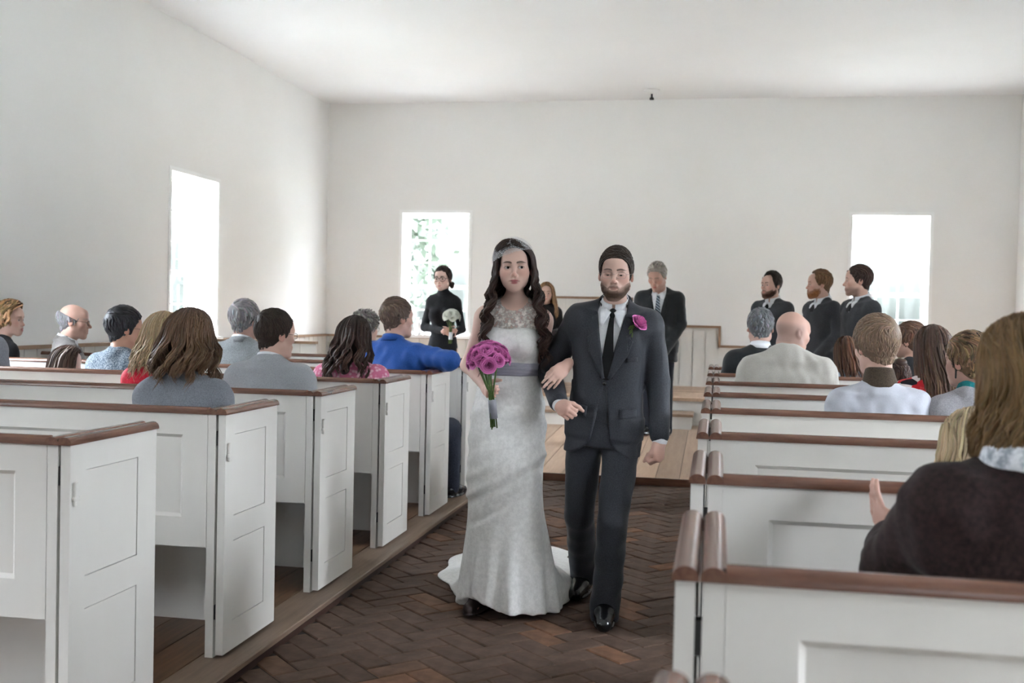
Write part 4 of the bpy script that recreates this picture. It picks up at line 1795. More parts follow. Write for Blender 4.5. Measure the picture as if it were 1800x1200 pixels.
def body_mesh(k, parent, skin, sex, coarse=.014, headres=.0045, hands=True, handpose=None, detail=True, eyes_open=.75, smile=0., jaw=1., nose=1., fat=0., es=1.0, w=1.0, belly=0., brow=None, lips=None, blush=.5, stub=None, stubz=None, legs=True, neckr=None, lash=0., handres=.0055, feet=True, extra=None):
    sd = Sdf()
    torso_prims(sd, k, -.004, w, belly=belly)
    for s in (1, -1):
        arm_prims(sd, k, s, 0, w if w < 1 else 1 + (w - 1) * .5)
        if legs:
            leg_prims(sd, k, s, 0, w * .92, feet)
    S = k.S
    nr = neckr or ((.056 if sex == 'm' else .046) * (1 + .2 * fat))
    neck_prim(sd, k.H, k.nb + (k.nb - k.nk) * .3, (nr + .006) * S, nr)
    head_prims(sd, k.H, sex, eyes_open, smile, jaw, nose, detail, fat, es)
    fine = []
    hb = np.array([k.H.p((a, b, c)) for a in (-.1, .1) for b in (-.12, .125) for c in (-.19, .135)])
    fine.append((hb.min(0), hb.max(0), headres * k.H.s * LOD[0]))
    for s in (1, -1):
        hp = (handpose or {}).get(s)
        if hp is None:
            d = unit(k.wr[s] - k.el[s])
            hp = dict(d=d, n=np.array([-s * .5, 0, -1.]) if k.seat is not None else np.array([-s, 0, 0.]), curl=(18, 22, 15))
        thumb_side = hp.pop('side', None)
        if thumb_side is None:
            # thumb side from handedness: right hand (s=1): with the palm normal n and direction d the thumb lies on cross(n, d)
            thumb_side = 1 if s == 1 else -1
        lo_, hi_ = hand_prims(sd, k.wr[s], hp['d'], hp['n'], thumb_side, S * (1.0 if sex == 'm' else .9), hp.get('curl', (18, 22, 15)), hp.get('thumb', (35, 20)), hp.get('spread', 5))
        if hands:
            fine.append((lo_, hi_, handres))
    if extra:
        extra(sd)
    lo, hi = sd.bounds()
    V, F = sd.mesh(coarse, lo, hi, fine)
    C = region_colors(V, k.H, skin, sex, lips, blush, brow, stub, stubz, lash, eyes_open, -.0048 * (1 - eyes_open))
    C = hand_tint(C, V, [k.wr[1] + .08 * unit(k.wr[1] - k.el[1]), k.wr[-1] + .08 * unit(k.wr[-1] - k.el[-1])], skin)
    return fast_mesh('body', V, F, M['skin'], parent, C), V, F


def beard(H, col, parent, th=.004, skin=(.6, .4, .33), top=-.036, h=.0035, seed=4, moustache=True, cheek=.0, n=500, lip=True, var=.2, lrad=.0022):
    """full beard: shell over the lower face with short bristles"""
    rg = np.random.default_rng(seed)
    sd = Sdf()
    head_prims(sd, H, 'm', detail=False)
    sd.prims = [p for p in sd.prims if p[4] == 'u'][:-2]
    s = H.s
    nz = wnoise(seed, 170)
    Rm, o = H.R, H.o

    def loc(X, Y, Z):
        x, y, z = X - o[0], Y - o[1], Z - o[2]
        return [(Rm[0, i] * x + Rm[1, i] * y + Rm[2, i] * z) / s for i in range(3)]

    def mask(lx, ly, lz):
        ax = np.abs(lx)
        # upper edge of the beard: from the sideburn down the cheek to the moustache
        ze = np.interp(ax, [0, .016, .030, .042, .055, .066, .080], [-.043, -.046, -.060, -.052, -.042, -.034, -.030]) + cheek
        m = lz - ze
        mouth = .9 - np.sqrt((lx / .022) ** 2 + ((lz + .0645) / .0085) ** 2)
        if lip:
            m = np.maximum(m, np.where(ly > .06, mouth * .012, -1))
        m = np.maximum(m, -.132 - lz)
        m = np.maximum(m, (-.006 - ly) * 1.0 + 0 * lz)
        return m

    def post(D, X, Y, Z):
        lx, ly, lz = loc(X, Y, Z)
        t = th * np.clip(.45 + (-.04 - lz) / .05, .35, 1.25) * np.clip(1.4 - np.abs(lx) / .06, .55, 1)
        return smax(D - t * s + .0016 * s * nz(lx, ly, lz), mask(lx, ly, lz) * s, .003)
    sd.post.append(post)
    c = np.array([H.p((a, b, q)) for a in (-.09, .09) for b in (-.02, .125) for q in (-.14, .03)])
    V, F = sd.mesh(h * s, c.min(0), c.max(0))
    C = np.tile(np.asarray(col), (len(V), 1)) * (1 + .22 * nz(*(H.inv(V).T * 1.6)))[:, None]
    l = H.inv(V)
    ed = np.clip(-mask(l[:, 0], l[:, 1], l[:, 2]) / .026, 0, 1)[:, None] ** .6
    C = C * ed + np.asarray(skin) * .8 * (1 - ed)
    fine_ = wnoise(seed + 9, 900, 12)
    C = C * (1 + .35 * fine_(*l.T))[:, None]
    return fast_mesh('beard', V, F, M['beard'], parent, np.clip(C, .003, 1))

# ------------------------------------------------------------------ surface patches (lapels, ties, flaps) laid on a garment
from mathutils.bvhtree import BVHTree


def make_bvh(V, F):
    return BVHTree.FromPolygons([tuple(v) for v in V], [tuple(map(int, f)) for f in F])


def patch(bvh, k, poly, name, mat, parent, off=.002, th=.004, cuts=3, dirv=(0, 1, 0), smooth=True):
    """lay the polygon (torso x,z in metres, person's own scale) on the garment's front, with thickness"""
    bm = bmesh.new()
    vs_ = [bm.verts.new((x, 0, z)) for x, z in poly]
    bm.faces.new(vs_)
    bmesh.ops.triangulate(bm, faces=bm.faces[:])
    for _ in range(cuts):
        bmesh.ops.subdivide_edges(bm, edges=bm.edges[:], cuts=1, use_grid_fill=True)
    bmesh.ops.triangulate(bm, faces=bm.faces[:])
    d = k.Rt @ np.asarray(dirv, float)
    for v in bm.verts:
        p = k.T.p((v.co.x, 0, v.co.z))
        hit = bvh.ray_cast(Vector(p + d * .5), Vector(-d), .9)
        if hit[0] is None:
            hit = bvh.find_nearest(Vector(p + d * .12))
        v.co = hit[0] + Vector(d) * off
    bm.normal_update()
    if sum(f.normal.dot(Vector(d)) for f in bm.faces) < 0:
        bmesh.ops.reverse_faces(bm, faces=bm.faces[:])
    geo = bmesh.ops.extrude_face_region(bm, geom=bm.faces[:])
    for e in geo['geom']:
        if isinstance(e, bmesh.types.BMVert):
            e.co += Vector(d) * th
    bmesh.ops.recalc_face_normals(bm, faces=bm.faces[:])
    me = bpy.data.meshes.new(name)
    bm.to_mesh(me)
    bm.free()
    if smooth:
        me.polygons.foreach_set('use_smooth', [True] * len(me.polygons))
    me.materials.append(mat)
    return link(name, me, parent)


def tloc(k):
    o, R, s = k.T.o, k.T.R, k.S

    def f(X, Y, Z):
        x, y, z = X - o[0], Y - o[1], Z - o[2]
        return [(R[0, i] * x + R[1, i] * y + R[2, i] * z) / s for i in range(3)]
    return f


def v_cut(k, zb=.20, wtop=.062, ztop=.52, open_=.55, x0=0.0, hem_open=True, y0=.0):
    """front opening of a jacket: V above the button, cutaway below it"""
    L = tloc(k)

    def cut(D, X, Y, Z):
        lx, ly, lz = L(X, Y, Z)
        w = np.interp(lz, [zb, ztop], [.0, wtop])
        w = np.where(lz < zb, (zb - lz) * .16 * open_ * 2 if hem_open else -1, w)
        if hem_open:
            w = w + np.clip((-.055 - lz) / .085, 0, 1) ** 2 * .085
        wedge = np.maximum(np.abs(lx - x0) - w, y0 - ly)
        D = smax(D, -wedge * k.S, .004)
        return D
    return cut


def place(loc, rz_deg):
    R = rot('z', -rz_deg)
    loc = np.asarray(loc, float)
    return lambda P: R @ (np.asarray(P, float) - loc)


SKIN = {'fair': (.60, .385, .31), 'pale': (.64, .43, .355), 'mid': (.54, .31, .23), 'ruddy': (.53, .325, .258), 'tan': (.47, .27, .19)}

# fabrics
cloth('white_shirt', (.72, .73, .76), (.78, .79, .81), 160, .8, .1, .1)
cloth('charcoal_suit', (.023, .025, .032), (.043, .046, .056), 240, .55, .25, .3)
cloth('black_suit', (.010, .011, .013), (.020, .022, .025), 240, .6, .2, .3)
cloth('black_tie', (.004, .004, .005), (.008, .008, .009), 200, .5, .1, .1)
cloth('black_knit', (.010, .010, .012), (.026, .026, .029), 220, .9, .3, .2)
cloth('grey_knit_dark', (.036, .038, .044), (.062, .064, .072), 200, .9, .3, .3)


def stripe_tie():
    m, nt, b = new_mat('striped_tie', (.02, .03, .05), .5, .3)
    v = coords(nt, (1, 1, 1), 'Object', (0, math.radians(38), 0))
    w = nt.nodes.new('ShaderNodeTexWave')
    w.bands_direction = 'Z'
    w.inputs['Scale'].default_value = 14
    nt.links.new(v, w.inputs['Vector'])
    nt.links.new(ramp(nt, w.outputs['Fac'], [(.6, (.012, .02, .035)), (.7, (.30, .36, .42))]), b.inputs['Base Color'])
    return m


M['striped_tie'] = stripe_tie()


def lace_mat():
    m, nt, b = new_mat('ivory_lace', (.74, .73, .70), .6, .3)
    v = coords(nt)
    vo = nt.nodes.new('ShaderNodeTexVoronoi')
    vo.feature = 'SMOOTH_F1'
    vo.inputs['Scale'].default_value = 62
    n1 = noise(nt, v, 11, 5, .7)
    vm = nt.nodes.new('ShaderNodeVectorMath')
    vm.operation = 'ADD'
    nt.links.new(v, vm.inputs[0])
    nn = nt.nodes.new('ShaderNodeTexNoise')
    nn.inputs['Scale'].default_value = 14
    sc = nt.nodes.new('ShaderNodeVectorMath')
    sc.operation = 'SCALE'
    sc.inputs['Scale'].default_value = .06
    nt.links.new(v, nn.inputs['Vector'])
    nt.links.new(nn.outputs['Color'], sc.inputs[0])
    nt.links.new(sc.outputs[0], vm.inputs[1])
    nt.links.new(vm.outputs[0], vo.inputs['Vector'])
    f = ramp(nt, noise(nt, v, 46, 6, .75), [(.40, (0, 0, 0)), (.60, (1, 1, 1))])
    c = ramp(nt, f, [(0, (.745, .735, .715)), (1, (.86, .85, .83))])
    nt.links.new(c, b.inputs['Base Color'])
    bump(nt, b, f, .25, .003)
    b.inputs['Sheen Weight'].default_value = .15
    return m


M['lace'] = lace_mat()


def sheer_mat(name, col, scale, lo, hi, minv=.18, kind='noise'):
    """fine openwork cloth: thread where the pattern is, gaps elsewhere"""
    m, nt, b = new_mat(name, col, .7, .2)
    v = coords(nt)
    out = nt.nodes['Material Output']
    if kind == 'noise':
        f = noise(nt, v, scale, 4, .7)
        a = ramp(nt, f, [(lo, (minv,) * 3), (hi, (1, 1, 1))])
    else:
        vo = nt.nodes.new('ShaderNodeTexVoronoi')
        vo.feature = 'DISTANCE_TO_EDGE'
        vo.inputs['Scale'].default_value = scale
        nt.links.new(v, vo.inputs['Vector'])
        a = ramp(nt, vo.outputs['Distance'], [(lo, (1, 1, 1)), (hi, (minv,) * 3)])
    t = nt.nodes.new('ShaderNodeBsdfTransparent')
    mx = nt.nodes.new('ShaderNodeMixShader')
    nt.links.new(a, mx.inputs[0])
    nt.links.new(t.outputs[0], mx.inputs[1])
    nt.links.new(b.outputs[0], mx.inputs[2])
    nt.links.new(mx.outputs[0], out.inputs[0])
    return m


M['sheer_lace'] = sheer_mat('sheer_lace', (.74, .72, .68), 55, .42, .62, .30)
M['veil_net'] = sheer_mat('veil_net', (.80, .80, .82), 190, .04, .09, .03, 'voronoi')
M['sash'] = cloth('grey_satin_sash', (.22, .21, .26), (.36, .35, .41), 6, .32, .1, .1, stretch=(1, 1, 8), spec=.5)


def rose_mesh(name, mat, base, tip, seed=1, open_=1.0):
    rg = np.random.default_rng(seed)
    V, F, C = [], [], []
    layers = [(3, .007, .030, 70, .0), (4, .012, .031, 62, .002), (5, .018, .030, 58, .006), (6, .024, .027, 52, .011), (6, .030, .022, 48, .016)]
    for li, (n, r, hgt, half, curl) in enumerate(layers):
        for i in range(n):
            a0 = 2 * math.pi * (i + .37 * li) / n + rg.uniform(-.15, .15)
            s = len(V)
            nu, nv = 6, 6
            for iv in range(nv):
                v = iv / (nv - 1)
                for iu in range(nu):
                    u = iu / (nu - 1) * 2 - 1
                    wdt = math.radians(half) * math.sin(math.pi * (.12 + .62 * v)) ** .7
                    a = a0 + u * wdt
                    rr = r * (.30 + .75 * math.sin(v * 1.9)) + curl * open_ * v ** 3 - .0015 * u * u * (1 if li < 3 else -1)
                    z = hgt * (v - .10 * u * u * v) - curl * .45 * v ** 4 + rg.uniform(-.0006, .0006)
                    V.append((rr * math.cos(a), rr * math.sin(a), z))
                    t = v ** 1.5
                    C.append(np.array(base) * (1 - t) + np.array(tip) * t)
            for iv in range(nv - 1):
                for iu in range(nu - 1):
                    F.append((s + iv * nu + iu, s + iv * nu + iu + 1, s + (iv + 1) * nu + iu + 1, s + (iv + 1) * nu + iu))
    o = fast_mesh(name, np.array(V), np.array(F), mat, None, np.array(C))
    return o


M['petal'] = attr_mat('rose_petal', .55, .25)
M['stem'] = noise_mat('green_stem', (.05, .10, .02), (.12, .19, .05), 30, .5, .1)
M['ribbon'] = cloth('grey_ribbon', (.20, .20, .23), (.42, .42, .46), 8, .3, .1, .05, spec=.5)
M['white_ribbon'] = cloth('white_ribbon', (.55, .56, .58), (.68, .69, .70), 8, .35, .1, .05, spec=.5)


def bouquet(name, label, top, stem_end, R, n, rs, base, tip, ribbon, stem_n=12, stem_r=.0032, seed=2):
    """round posy: roses over a dome, bundled stems, ribbon wrap"""
    rg = np.random.default_rng(seed)
    top, stem_end = np.asarray(top, float), np.asarray(stem_end, float)
    root = empty(name, tuple(stem_end))
    tag(root, label, 'bouquet')
    ax = unit(top - stem_end)
    a = unit(np.cross(ax, (0.2, 1, 0)))
    b = np.cross(ax, a)
    Rm = np.stack([a, b, ax], 1)
    c = top - stem_end
    proto_ = None
    for i in range(n):
        t = math.acos(1 - (i + .5) / n * .98)
        f = i * 2.39996
        d = Rm @ np.array([math.sin(t) * math.cos(f), math.sin(t) * math.sin(f), math.cos(t)])
        if proto_ is None:
            proto_ = rose_mesh('rose', M['petal'], base, tip, seed)
            o = proto_
            o.parent = root
        else:
            o = link('rose', proto_.data, root)
        o.location = Vector(c + d * (R - .028 * rs) * np.array([1, 1, 1]) - ax * R * .25)
        q = Vector(d).to_track_quat('Z', 'Y')
        o.rotation_euler = (q.to_matrix().to_4x4() @ Matrix.Rotation(rg.uniform(0, 6.28), 4, 'Z')).to_euler()
        sc = rs * rg.uniform(.88, 1.12)
        o.scale = (sc, sc, sc)
    grip = c * .50
    for i in range(stem_n):
        f = i * 2.39996
        r = .016 * math.sqrt((i + .5) / stem_n)
        e = Rm @ np.array([math.cos(f), math.sin(f), 0])
        MB().tube([e * r * 1.15 - ax * rg.uniform(-.006, .008), grip + e * r * .8, c - ax * R * .35 + e * r * 3.6], stem_r, 6).build('stem', M['stem'], root, smooth=True)
    prof = [(.0, .13), (.019, .13), (.0185, .22), (.0185, .32), (.019, .40), (.0, .40)]
    L = np.linalg.norm(c)
    mb = MB()
    for q0 in range(len(prof)):
        pass
    mb.lathe([(r, z * L) for r, z in prof], 18)
    mb.v = [tuple(Rm @ np.array(v)) for v in mb.v]
    mb.build('ribbon_wrap', ribbon, root, smooth=True)
    return root


def collar_points(bs, k, root, z=.462):
    for sx in (1, -1):
        patch(bs, k, [(sx * .006, .532), (sx * .030, .548), (sx * .060, .542), (sx * .048, z + .006), (sx * .040, z)], 'collar_point', M['white_shirt'], root, .012, .006, 2)


# ------------------------------------------------------------------ the groom
def build_groom():
    loc, rz = (-.485, 4.92, 0), 180.0
    W = place(loc, rz)
    root = empty('person', loc, math.radians(rz))
    tag(root, 'person in charcoal suit and black tie walking arm in arm down the aisle', 'person')
    arms = {1: (W((-.752, 4.99, 1.115)), W(at(984, 712, 4.76))), -1: (W(at(1157, 672, 4.94)), W(at(1160, 775, 4.86)))}
    legs = {-1: (W((-.432, 4.86, .47)), W((-.468, 4.96, .095)), W((-.455, 4.80, .03))),
            1: (W((-.602, 5.02, .46)), W((-.616, 5.40, .17)), W((-.63, 5.28, .05)))}
    k = skeleton(.95, None, lean=-1, turn=0, tilt=-3.5, shw=.95, head=(0, 3, -1), hs=.965, sex='m', arms=arms, legs=legs, hipz=.892)
    hp = {1: dict(d=W(at(1000, 726, 4.66)) - W(at(984, 712, 4.76)), n=np.array([-.75, .2, -.5]), curl=(70, 85, 60), thumb=(25, 35), spread=1),
          -1: dict(d=np.array([.02, .10, -1]), n=np.array([.75, -.5, 0.]), curl=(62, 80, 55), thumb=(12, 30), spread=1)}
    hairc = (.030, .019, .013)

    def stubz(x, y, z):
        return np.clip((-.03 - z) / .03, 0, 1) * .25
    body_mesh(k, root, SKIN['pale'], 'm', coarse=.012, headres=.0028, handpose=hp, handres=.0045, eyes_open=.36, lash=.6, brow=(.035, .022, .016), blush=.45, lips=(.40, .20, .17), stub=np.array(SKIN['pale']) * .8, stubz=stubz, jaw=1.0, neckr=.051)
    eyes(k.H, root, (.06, .05, .04), (0, -22))
    hair_short(k.H, hairc, root, 'm', th=.011, top=.017, n=900, length=.060, lrad=.0042, seed=5, sweep=(1.0, -.25, .1), h=.0035, var=.16, crown=(-.03, -.05, .1))
    beard(k.H, (.080, .048, .033), root, th=.0048, h=.0026, skin=SKIN['pale'])
    glasses(k.H, root, 'frame_metal', .025, .015, .0006)
    # shirt, tie, jacket, trousers
    sh, V, F = garment(k, M['white_shirt'], root, 'shirt', infl=.004, z0=-.05, sleeves=1.0, h=.007, folds=.0010, sleeve_infl=.006)
    bs = make_bvh(V, F)
    collar(k, root, M['white_shirt'], 'shirt_collar', r=.056, hgt=.044, point=.0, gap=7, flare=.014, tiltf=.026)
    collar_points(bs, k, root)
    kt = k.nb + k.Rt @ np.array([0, .078, -.012])
    sd = Sdf().cone(kt, kt + k.Rt @ np.array([0, .012, -.034]), .017, .011, .01)
    KV, KF = sd.mesh(.004)
    fast_mesh('tie_knot', KV, KF, M['black_tie'], root)
    patch(bs, k, [(-.010, .505), (.010, .505), (.028, .30), (.030, .225), (0, .215), (-.030, .225), (-.028, .30)], 'tie', M['black_tie'], root, .005, .006, 3)
    zb = .215
    vc = v_cut(k, zb, .066, .53, .50, x0=.004)

    def cut(D, X, Y, Z):
        D = vc(D, X, Y, Z)
        # cuffs end above the wrists, hem level
        return D
    sd_extra = lambda sd: None
    jk, JV, JF = garment(k, M['charcoal_suit'], root, 'suit_jacket', infl=.017, z0=-.05, skirt=.135, sleeves=.90, h=.0065, folds=.0036, ffreq=44, seed=8, sleeve_infl=.016, cut=cut, armw=1.0, w=.99)
    bj = make_bvh(JV, JF)
    collar(k, root, M['charcoal_suit'], 'jacket_collar', r=.072, hgt=.036, point=0, gap=52, flare=.022, tiltf=.028, leaf=1.1)
    for sx in (1, -1):
        patch(bj, k, [(sx * .062, .520), (sx * .092, .505), (sx * .100, .438), (sx * .078, .430), (sx * .110, .405), (sx * .092, .34), (sx * .020, zb + .005), (sx * .006, zb + .01), (sx * .034, .36)], 'lapel', M['charcoal_suit'], root, .0055, .004, 3)
        patch(bj, k, [(sx * .075, .088), (sx * .150, .100), (sx * .152, .055), (sx * .078, .042)], 'pocket_flap', M['charcoal_suit'], root, .001, .005, 2)
    patch(bj, k, [(-.085, .325), (-.135, .335), (-.137, .315), (-.087, .305)], 'breast_pocket', M['charcoal_suit'], root, .001, .004, 2)
    p = k.T.p((0.006, 0, zb - .012))
    hit = bj.ray_cast(Vector(p + np.array([0, .5, 0])), Vector((0, -1, 0)), .9)
    if hit[0]:
        b = MB().lathe([(0, .004), (.009, .004), (.010, 0), (0, -.002)], 14)
        b.v = [(x, z, y) for x, y, z in b.v]
        b.build('button', M['shoe_black'], root, smooth=True, loc=hit[0] + Vector((0, .001, 0)))
    # cuffs
    for s in (1, -1):
        d = unit(k.wr[s] - k.el[s])
        sd = Sdf()
        sd.cone(k.wr[s] - d * .035, k.wr[s] - d * .004, .034, .034, .01)
        V2, F2 = sd.mesh(.005)
        fast_mesh('shirt_cuff', V2, F2, M['white_shirt'], root)
    trousers(k, M['charcoal_suit'], root, infl=.014, h=.009, seed=12, folds=.0042, flare=.012, drop=.07, top=.205)
    shoe(k, -1, root, h=.006, floor=.0, w=1.14)
    shoe(k, 1, root, h=.006, floor=.012, w=1.14)
    # boutonniere on his left lapel
    bp = at(1118, 563, 4.78)
    hit = bj.ray_cast(Vector(W(at(1116, 566, 4.6))), Vector((0, -1, 0)), .9)
    pos = np.array(loc) + rot('z', rz) @ (np.array(hit[0]) if hit[0] else W(bp))
    bt = empty('boutonniere', tuple(pos))
    tag(bt, 'single pink rose pinned on the lapel of the charcoal suit', 'flower')
    o = rose_mesh('rose', M['petal'], (.48, .07, .28), (.80, .24, .54), 9, .6)
    o.parent = bt
    o.scale = (1.05, 1.05, 1.6)
    o.location = (-.010, -.028, -.016)
    o.rotation_euler = Vector((.62, -.35, .55)).to_track_quat('Z', 'Y').to_euler()
    MB().tube([(0, -.026, 0), (-.03, -.022, -.035), (-.05, -.012, -.055)], .0026, 6).build('stem', M['stem'], bt, smooth=True)
    for q in range(3):
        e = rot('z', 0) @ np.array([-.018 - .008 * q, -.030, -.012 - .012 * q])
        L = MB()
        d = unit((-.6 + .4 * q, -.3, -.5 - .1 * q))
        n = unit(np.cross(d, (0, -1, .2)))
        L.v = [tuple(e), tuple(e + d * .018 + n * .008), tuple(e + d * .038), tuple(e + d * .018 - n * .008), tuple(e + d * .018 + np.array([0, -.004, 0]))]
        L.f = [(0, 1, 4), (1, 2, 4), (2, 3, 4), (3, 0, 4)]
        L.build('leaf', M['stem'], bt, smooth=True)
    return k, root


# ------------------------------------------------------------------ the bride
def build_bride():
    loc, rz = (-.935, 4.97, 0), 180.0
    W = place(loc, rz)
    root = empty('person', loc, math.radians(rz))
    tag(root, 'person in white lace gown with grey sash holding pink roses', 'person')
    wrR = W(at(857, 686, 4.83))
    hR = wrR + np.array([-.2, 1, .02])
    wrL = W(at(995, 643, 4.84))
    hL = W(at(966, 674, 4.74))
    arms = {1: (W(at(822, 642, 4.98)), wrR), -1: (W(at(957, 668, 5.07)), wrL)}
    legs = {1: (W((-1.02, 4.93, .50)), W((-1.045, 5.02, .12)), W((-1.065, 4.89, .035))),
            -1: (W((-.90, 5.05, .50)), W((-.90, 5.25, .13)), W((-.90, 5.12, .035)))}
    M['shoe_brown'] = new_mat('dark_brown_suede', (.030, .016, .014), .6)[0]
    k = skeleton(.95, None, lean=0, turn=4, tilt=-2.0, shw=.92, head=(9, -1, 2), hs=1.03, sex='f', arms=arms, legs=legs, hipz=.905)
    hp = {1: dict(d=hR - wrR, n=np.array([-1, -.15, 0.]), curl=(72, 80, 55), thumb=(38, 40), spread=1),
          -1: dict(d=hL - wrL, n=np.array([.35, -.85, -.35]), curl=(22, 24, 14), thumb=(20, 5), spread=3)}
    body_mesh(k, root, SKIN['pale'], 'f', coarse=.010, headres=.0028, handpose=hp, handres=.0042, eyes_open=.86, es=1.16, lash=1.0, smile=.8, brow=(.030, .018, .014), blush=.5, lips=(.44, .14, .14), jaw=.95, neckr=.0395, w=.91)
    eyes(k.H, root, (.035, .018, .010), (-20, 0))
    hc = (.032, .017, .013)

    def drape(phi):
        a = np.abs(phi)
        f = np.clip((142 - a) / 45, 0, 1)
        return np.sign(phi) * (.012 * f + .008), f * .105 - .02
    hair_long(k.H, hc, root, length=.40, n=560, seed=21, wave=.019, lam=.105, th=.016, face=57, part=(.02, .03), lrad=.0058, drape=drape, back=.02, tip=(.050, .024, .016), clump=30, tight=.72, spread=.034, h=.005, seg=4, m=44, bulk=.0, var=.25, lenvar=.10)
    # pearl earring
    MB().lathe([(0, -.005), (.0035, -.0035), (.005, 0), (.0035, .0035), (0, .005)], 10).build('earring', M['white_plastic'], root, smooth=True, loc=k.H.p((.079, -.002, -.034)))
    # netted headpiece over the crown
    H = k.H
    sd = Sdf()
    sd.ell(H.p(CR_C + np.array([.004, -.004, .006])), (CR_R + np.array([.028, .027, .028])) * H.s, H.R, .02)
    Rm, o, s = H.R, H.o, H.s

    def clip(D, X, Y, Z):
        x, y, z = X - o[0], Y - o[1], Z - o[2]
        lx, ly, lz = [(Rm[0, i] * x + Rm[1, i] * y + Rm[2, i] * z) / s for i in range(3)]
        return (.060 - .30 * lx + .12 * ly - lz) < 0
    V, F = sd.mesh(.004)
    V, F = keep_faces(V, F, lambda X, Y, Z: clip(0, X, Y, Z))
    fast_mesh('net_headpiece', V, F, M['veil_net'], root)
    # gown
    L = Frame((0, 0, 0))
    sd = Sdf()
    zs = [.0, .10, .30, .45, .60, .75, .885, 1.00, 1.09, 1.14, 1.20, 1.26, 1.315]
    aa = [.240, .232, .200, .178, .172, .180, .182, .162, .132, .122, .128, .134, .128]
    bb = [.270, .250, .190, .150, .130, .128, .132, .120, .098, .092, .100, .108, .090]
    cx = [-.010, -.010, -.005, .005, .010, .005, .0, .0, -.002, -.004, -.007, -.010, -.012]
    cy = [-.10, -.085, -.05, -.02, .0, .0, -.01, -.008, 0, 0, .004, .004, 0]
    f1, f2 = wnoise(31, 9), wnoise(32, 30)

    def disp(lx, ly, lz):
        ph = np.arctan2(lx, ly + .08)
        amp = np.clip((.5 - lz) / .5, 0, 1) ** 1.4
        fold = np.sin(ph * 9 + 1.5 * np.sin(ph * 2 + 1)) + .5 * np.sin(ph * 17 + 2)
        return amp * .013 * fold + .0035 * f1(lx, ly, lz * 2.2) + .0012 * f2(lx, ly, lz) + .003 * np.sin((lz + lx * .5) * 55 + 3 * f1(lx, ly, lz)) * np.clip((lz - .62) / .1, 0, 1) * np.clip((1.06 - lz) / .1, 0, 1) + sum(a_ * np.exp(-((lz - (z_ - .55 * lx)) / .022) ** 2) for a_, z_ in ((.009, .60), (-.007, .64), (.006, .50), (-.006, .72))) * (ly > 0)
    sd.loft(L, zs, aa, bb, cx, cy, .02, ex=2.1, disp=disp)
    for s_ in (1, -1):
        sd.ell((s_ * .064 - .010, .060, 1.240), (.072, .068, .068), None, .035)
    # train spreading on the floor behind
    t0 = W((-1.10, 5.75, 0))
    f3 = wnoise(33, 13)
    sd.ell(np.array([t0[0], t0[1], .0]), (.33, .52, .050), None, .09)
    sd.ell(np.array([t0[0] - .10, t0[1] - .20, .0]), (.36, .40, .035), None, .06)
    sd.ell(np.array([0, -.33, .03]), (.27, .30, .15), None, .12)

    def hem(D, X, Y, Z):
        ph = np.arctan2(X, Y + .15)
        front = np.clip((Y + .05) / .2, 0, 1)
        left = np.clip((X + .05) / .2, 0, 1)
        zc = .006 + front * (.022 + .085 * left ** 1.5) + .008 * front * np.abs(np.sin(ph * 12))
        ruf = .012 * f3(X * 1.2, Y * 1.2, Z) * np.clip((-Y - .1) / .3, 0, 1) * np.clip((.14 - Z) / .1, 0, 1)
        return smax(D + ruf, zc - Z, .004)
    sd.post.append(hem)
    GV, GF = sd.mesh(.0075)
    fast_mesh('lace_gown', GV, GF, M['lace'], root)
    # sash
    sd = Sdf()
    sd.loft(L, [1.100, 1.13, 1.160], [.145, .138, .138], [.113, .107, .108], 0, 0, .01, ex=2.1)
    nz = wnoise(40, 60)
    sd.post.append(lambda D, X, Y, Z: D + .0014 * np.sin(Z * 420 + 2 * nz(X, Y, Z)))
    V, F = sd.mesh(.0045)
    fast_mesh('sash', V, F, M['sash'], root)
    # sheer lace yoke over the upper chest
    sd = Sdf()
    torso_prims(sd, k, .0045, .96, bust=0)
    tl = tloc(k)

    def ycut(D, X, Y, Z):
        lx, ly, lz = tl(X, Y, Z)
        nk = .058 - np.sqrt(lx ** 2 * .75 + (lz - .575) ** 2 * 1.0)
        return (nk < 0) & (lz > .36) & (np.abs(lx) < .122)
    V, F = sd.mesh(.006)
    V, F = keep_faces(V, F, lambda X, Y, Z: ycut(0, X, Y, Z))
    fast_mesh('lace_yoke', V, F, M['sheer_lace'], root)
    for s_ in (1, -1):
        shoe(k, s_, root, 'shoe_brown', h=.005, w=.86, floor=.008 if s_ == 1 else .004, ankle=False)
    return k, root, hR


GROOM = build_groom()
BRIDE = build_bride()
PINK_B, PINK_T = (.36, .038, .19), (.74, .22, .51)
bouquet('rose_bouquet', 'round posy of bright pink roses with grey ribbon, held against the lace gown', at(858, 628, 4.725), at(869, 750, 4.785),   .100, 30, .74, PINK_B, PINK_T, M['ribbon'])

# ------------------------------------------------------------------ guests and wedding party
cloth('grey_sweater', (.135, .145, .165), (.21, .22, .245), 210, .95, .35, .3)
cloth('light_grey_suit', (.28, .29, .305), (.36, .37, .39), 230, .8, .2, .2)
cloth('grey_jacket', (.15, .16, .165), (.26, .27, .28), 190, .85, .3, .2)
cloth('tweed_jacket', (.085, .075, .070), (.26, .245, .235), 320, .9, .3, .2)
cloth('blue_marl_knit', (.055, .085, .12), (.32, .36, .40), 130, .95, .4, .3, lo=.40, hi=.62)
cloth('royal_blue_shirt', (.013, .062, .25), (.020, .080, .31), 170, .6, .15, .2)
cloth('beige_jacket', (.37, .35, .31), (.42, .40, .36), 170, .75, .15, .15)
cloth('lilac_white_shirt', (.47, .48, .535), (.52, .53, .58), 190, .75, .12, .1)
cloth('brown_collar', (.045, .032, .022), (.085, .06, .042), 160, .9, .3, .2)
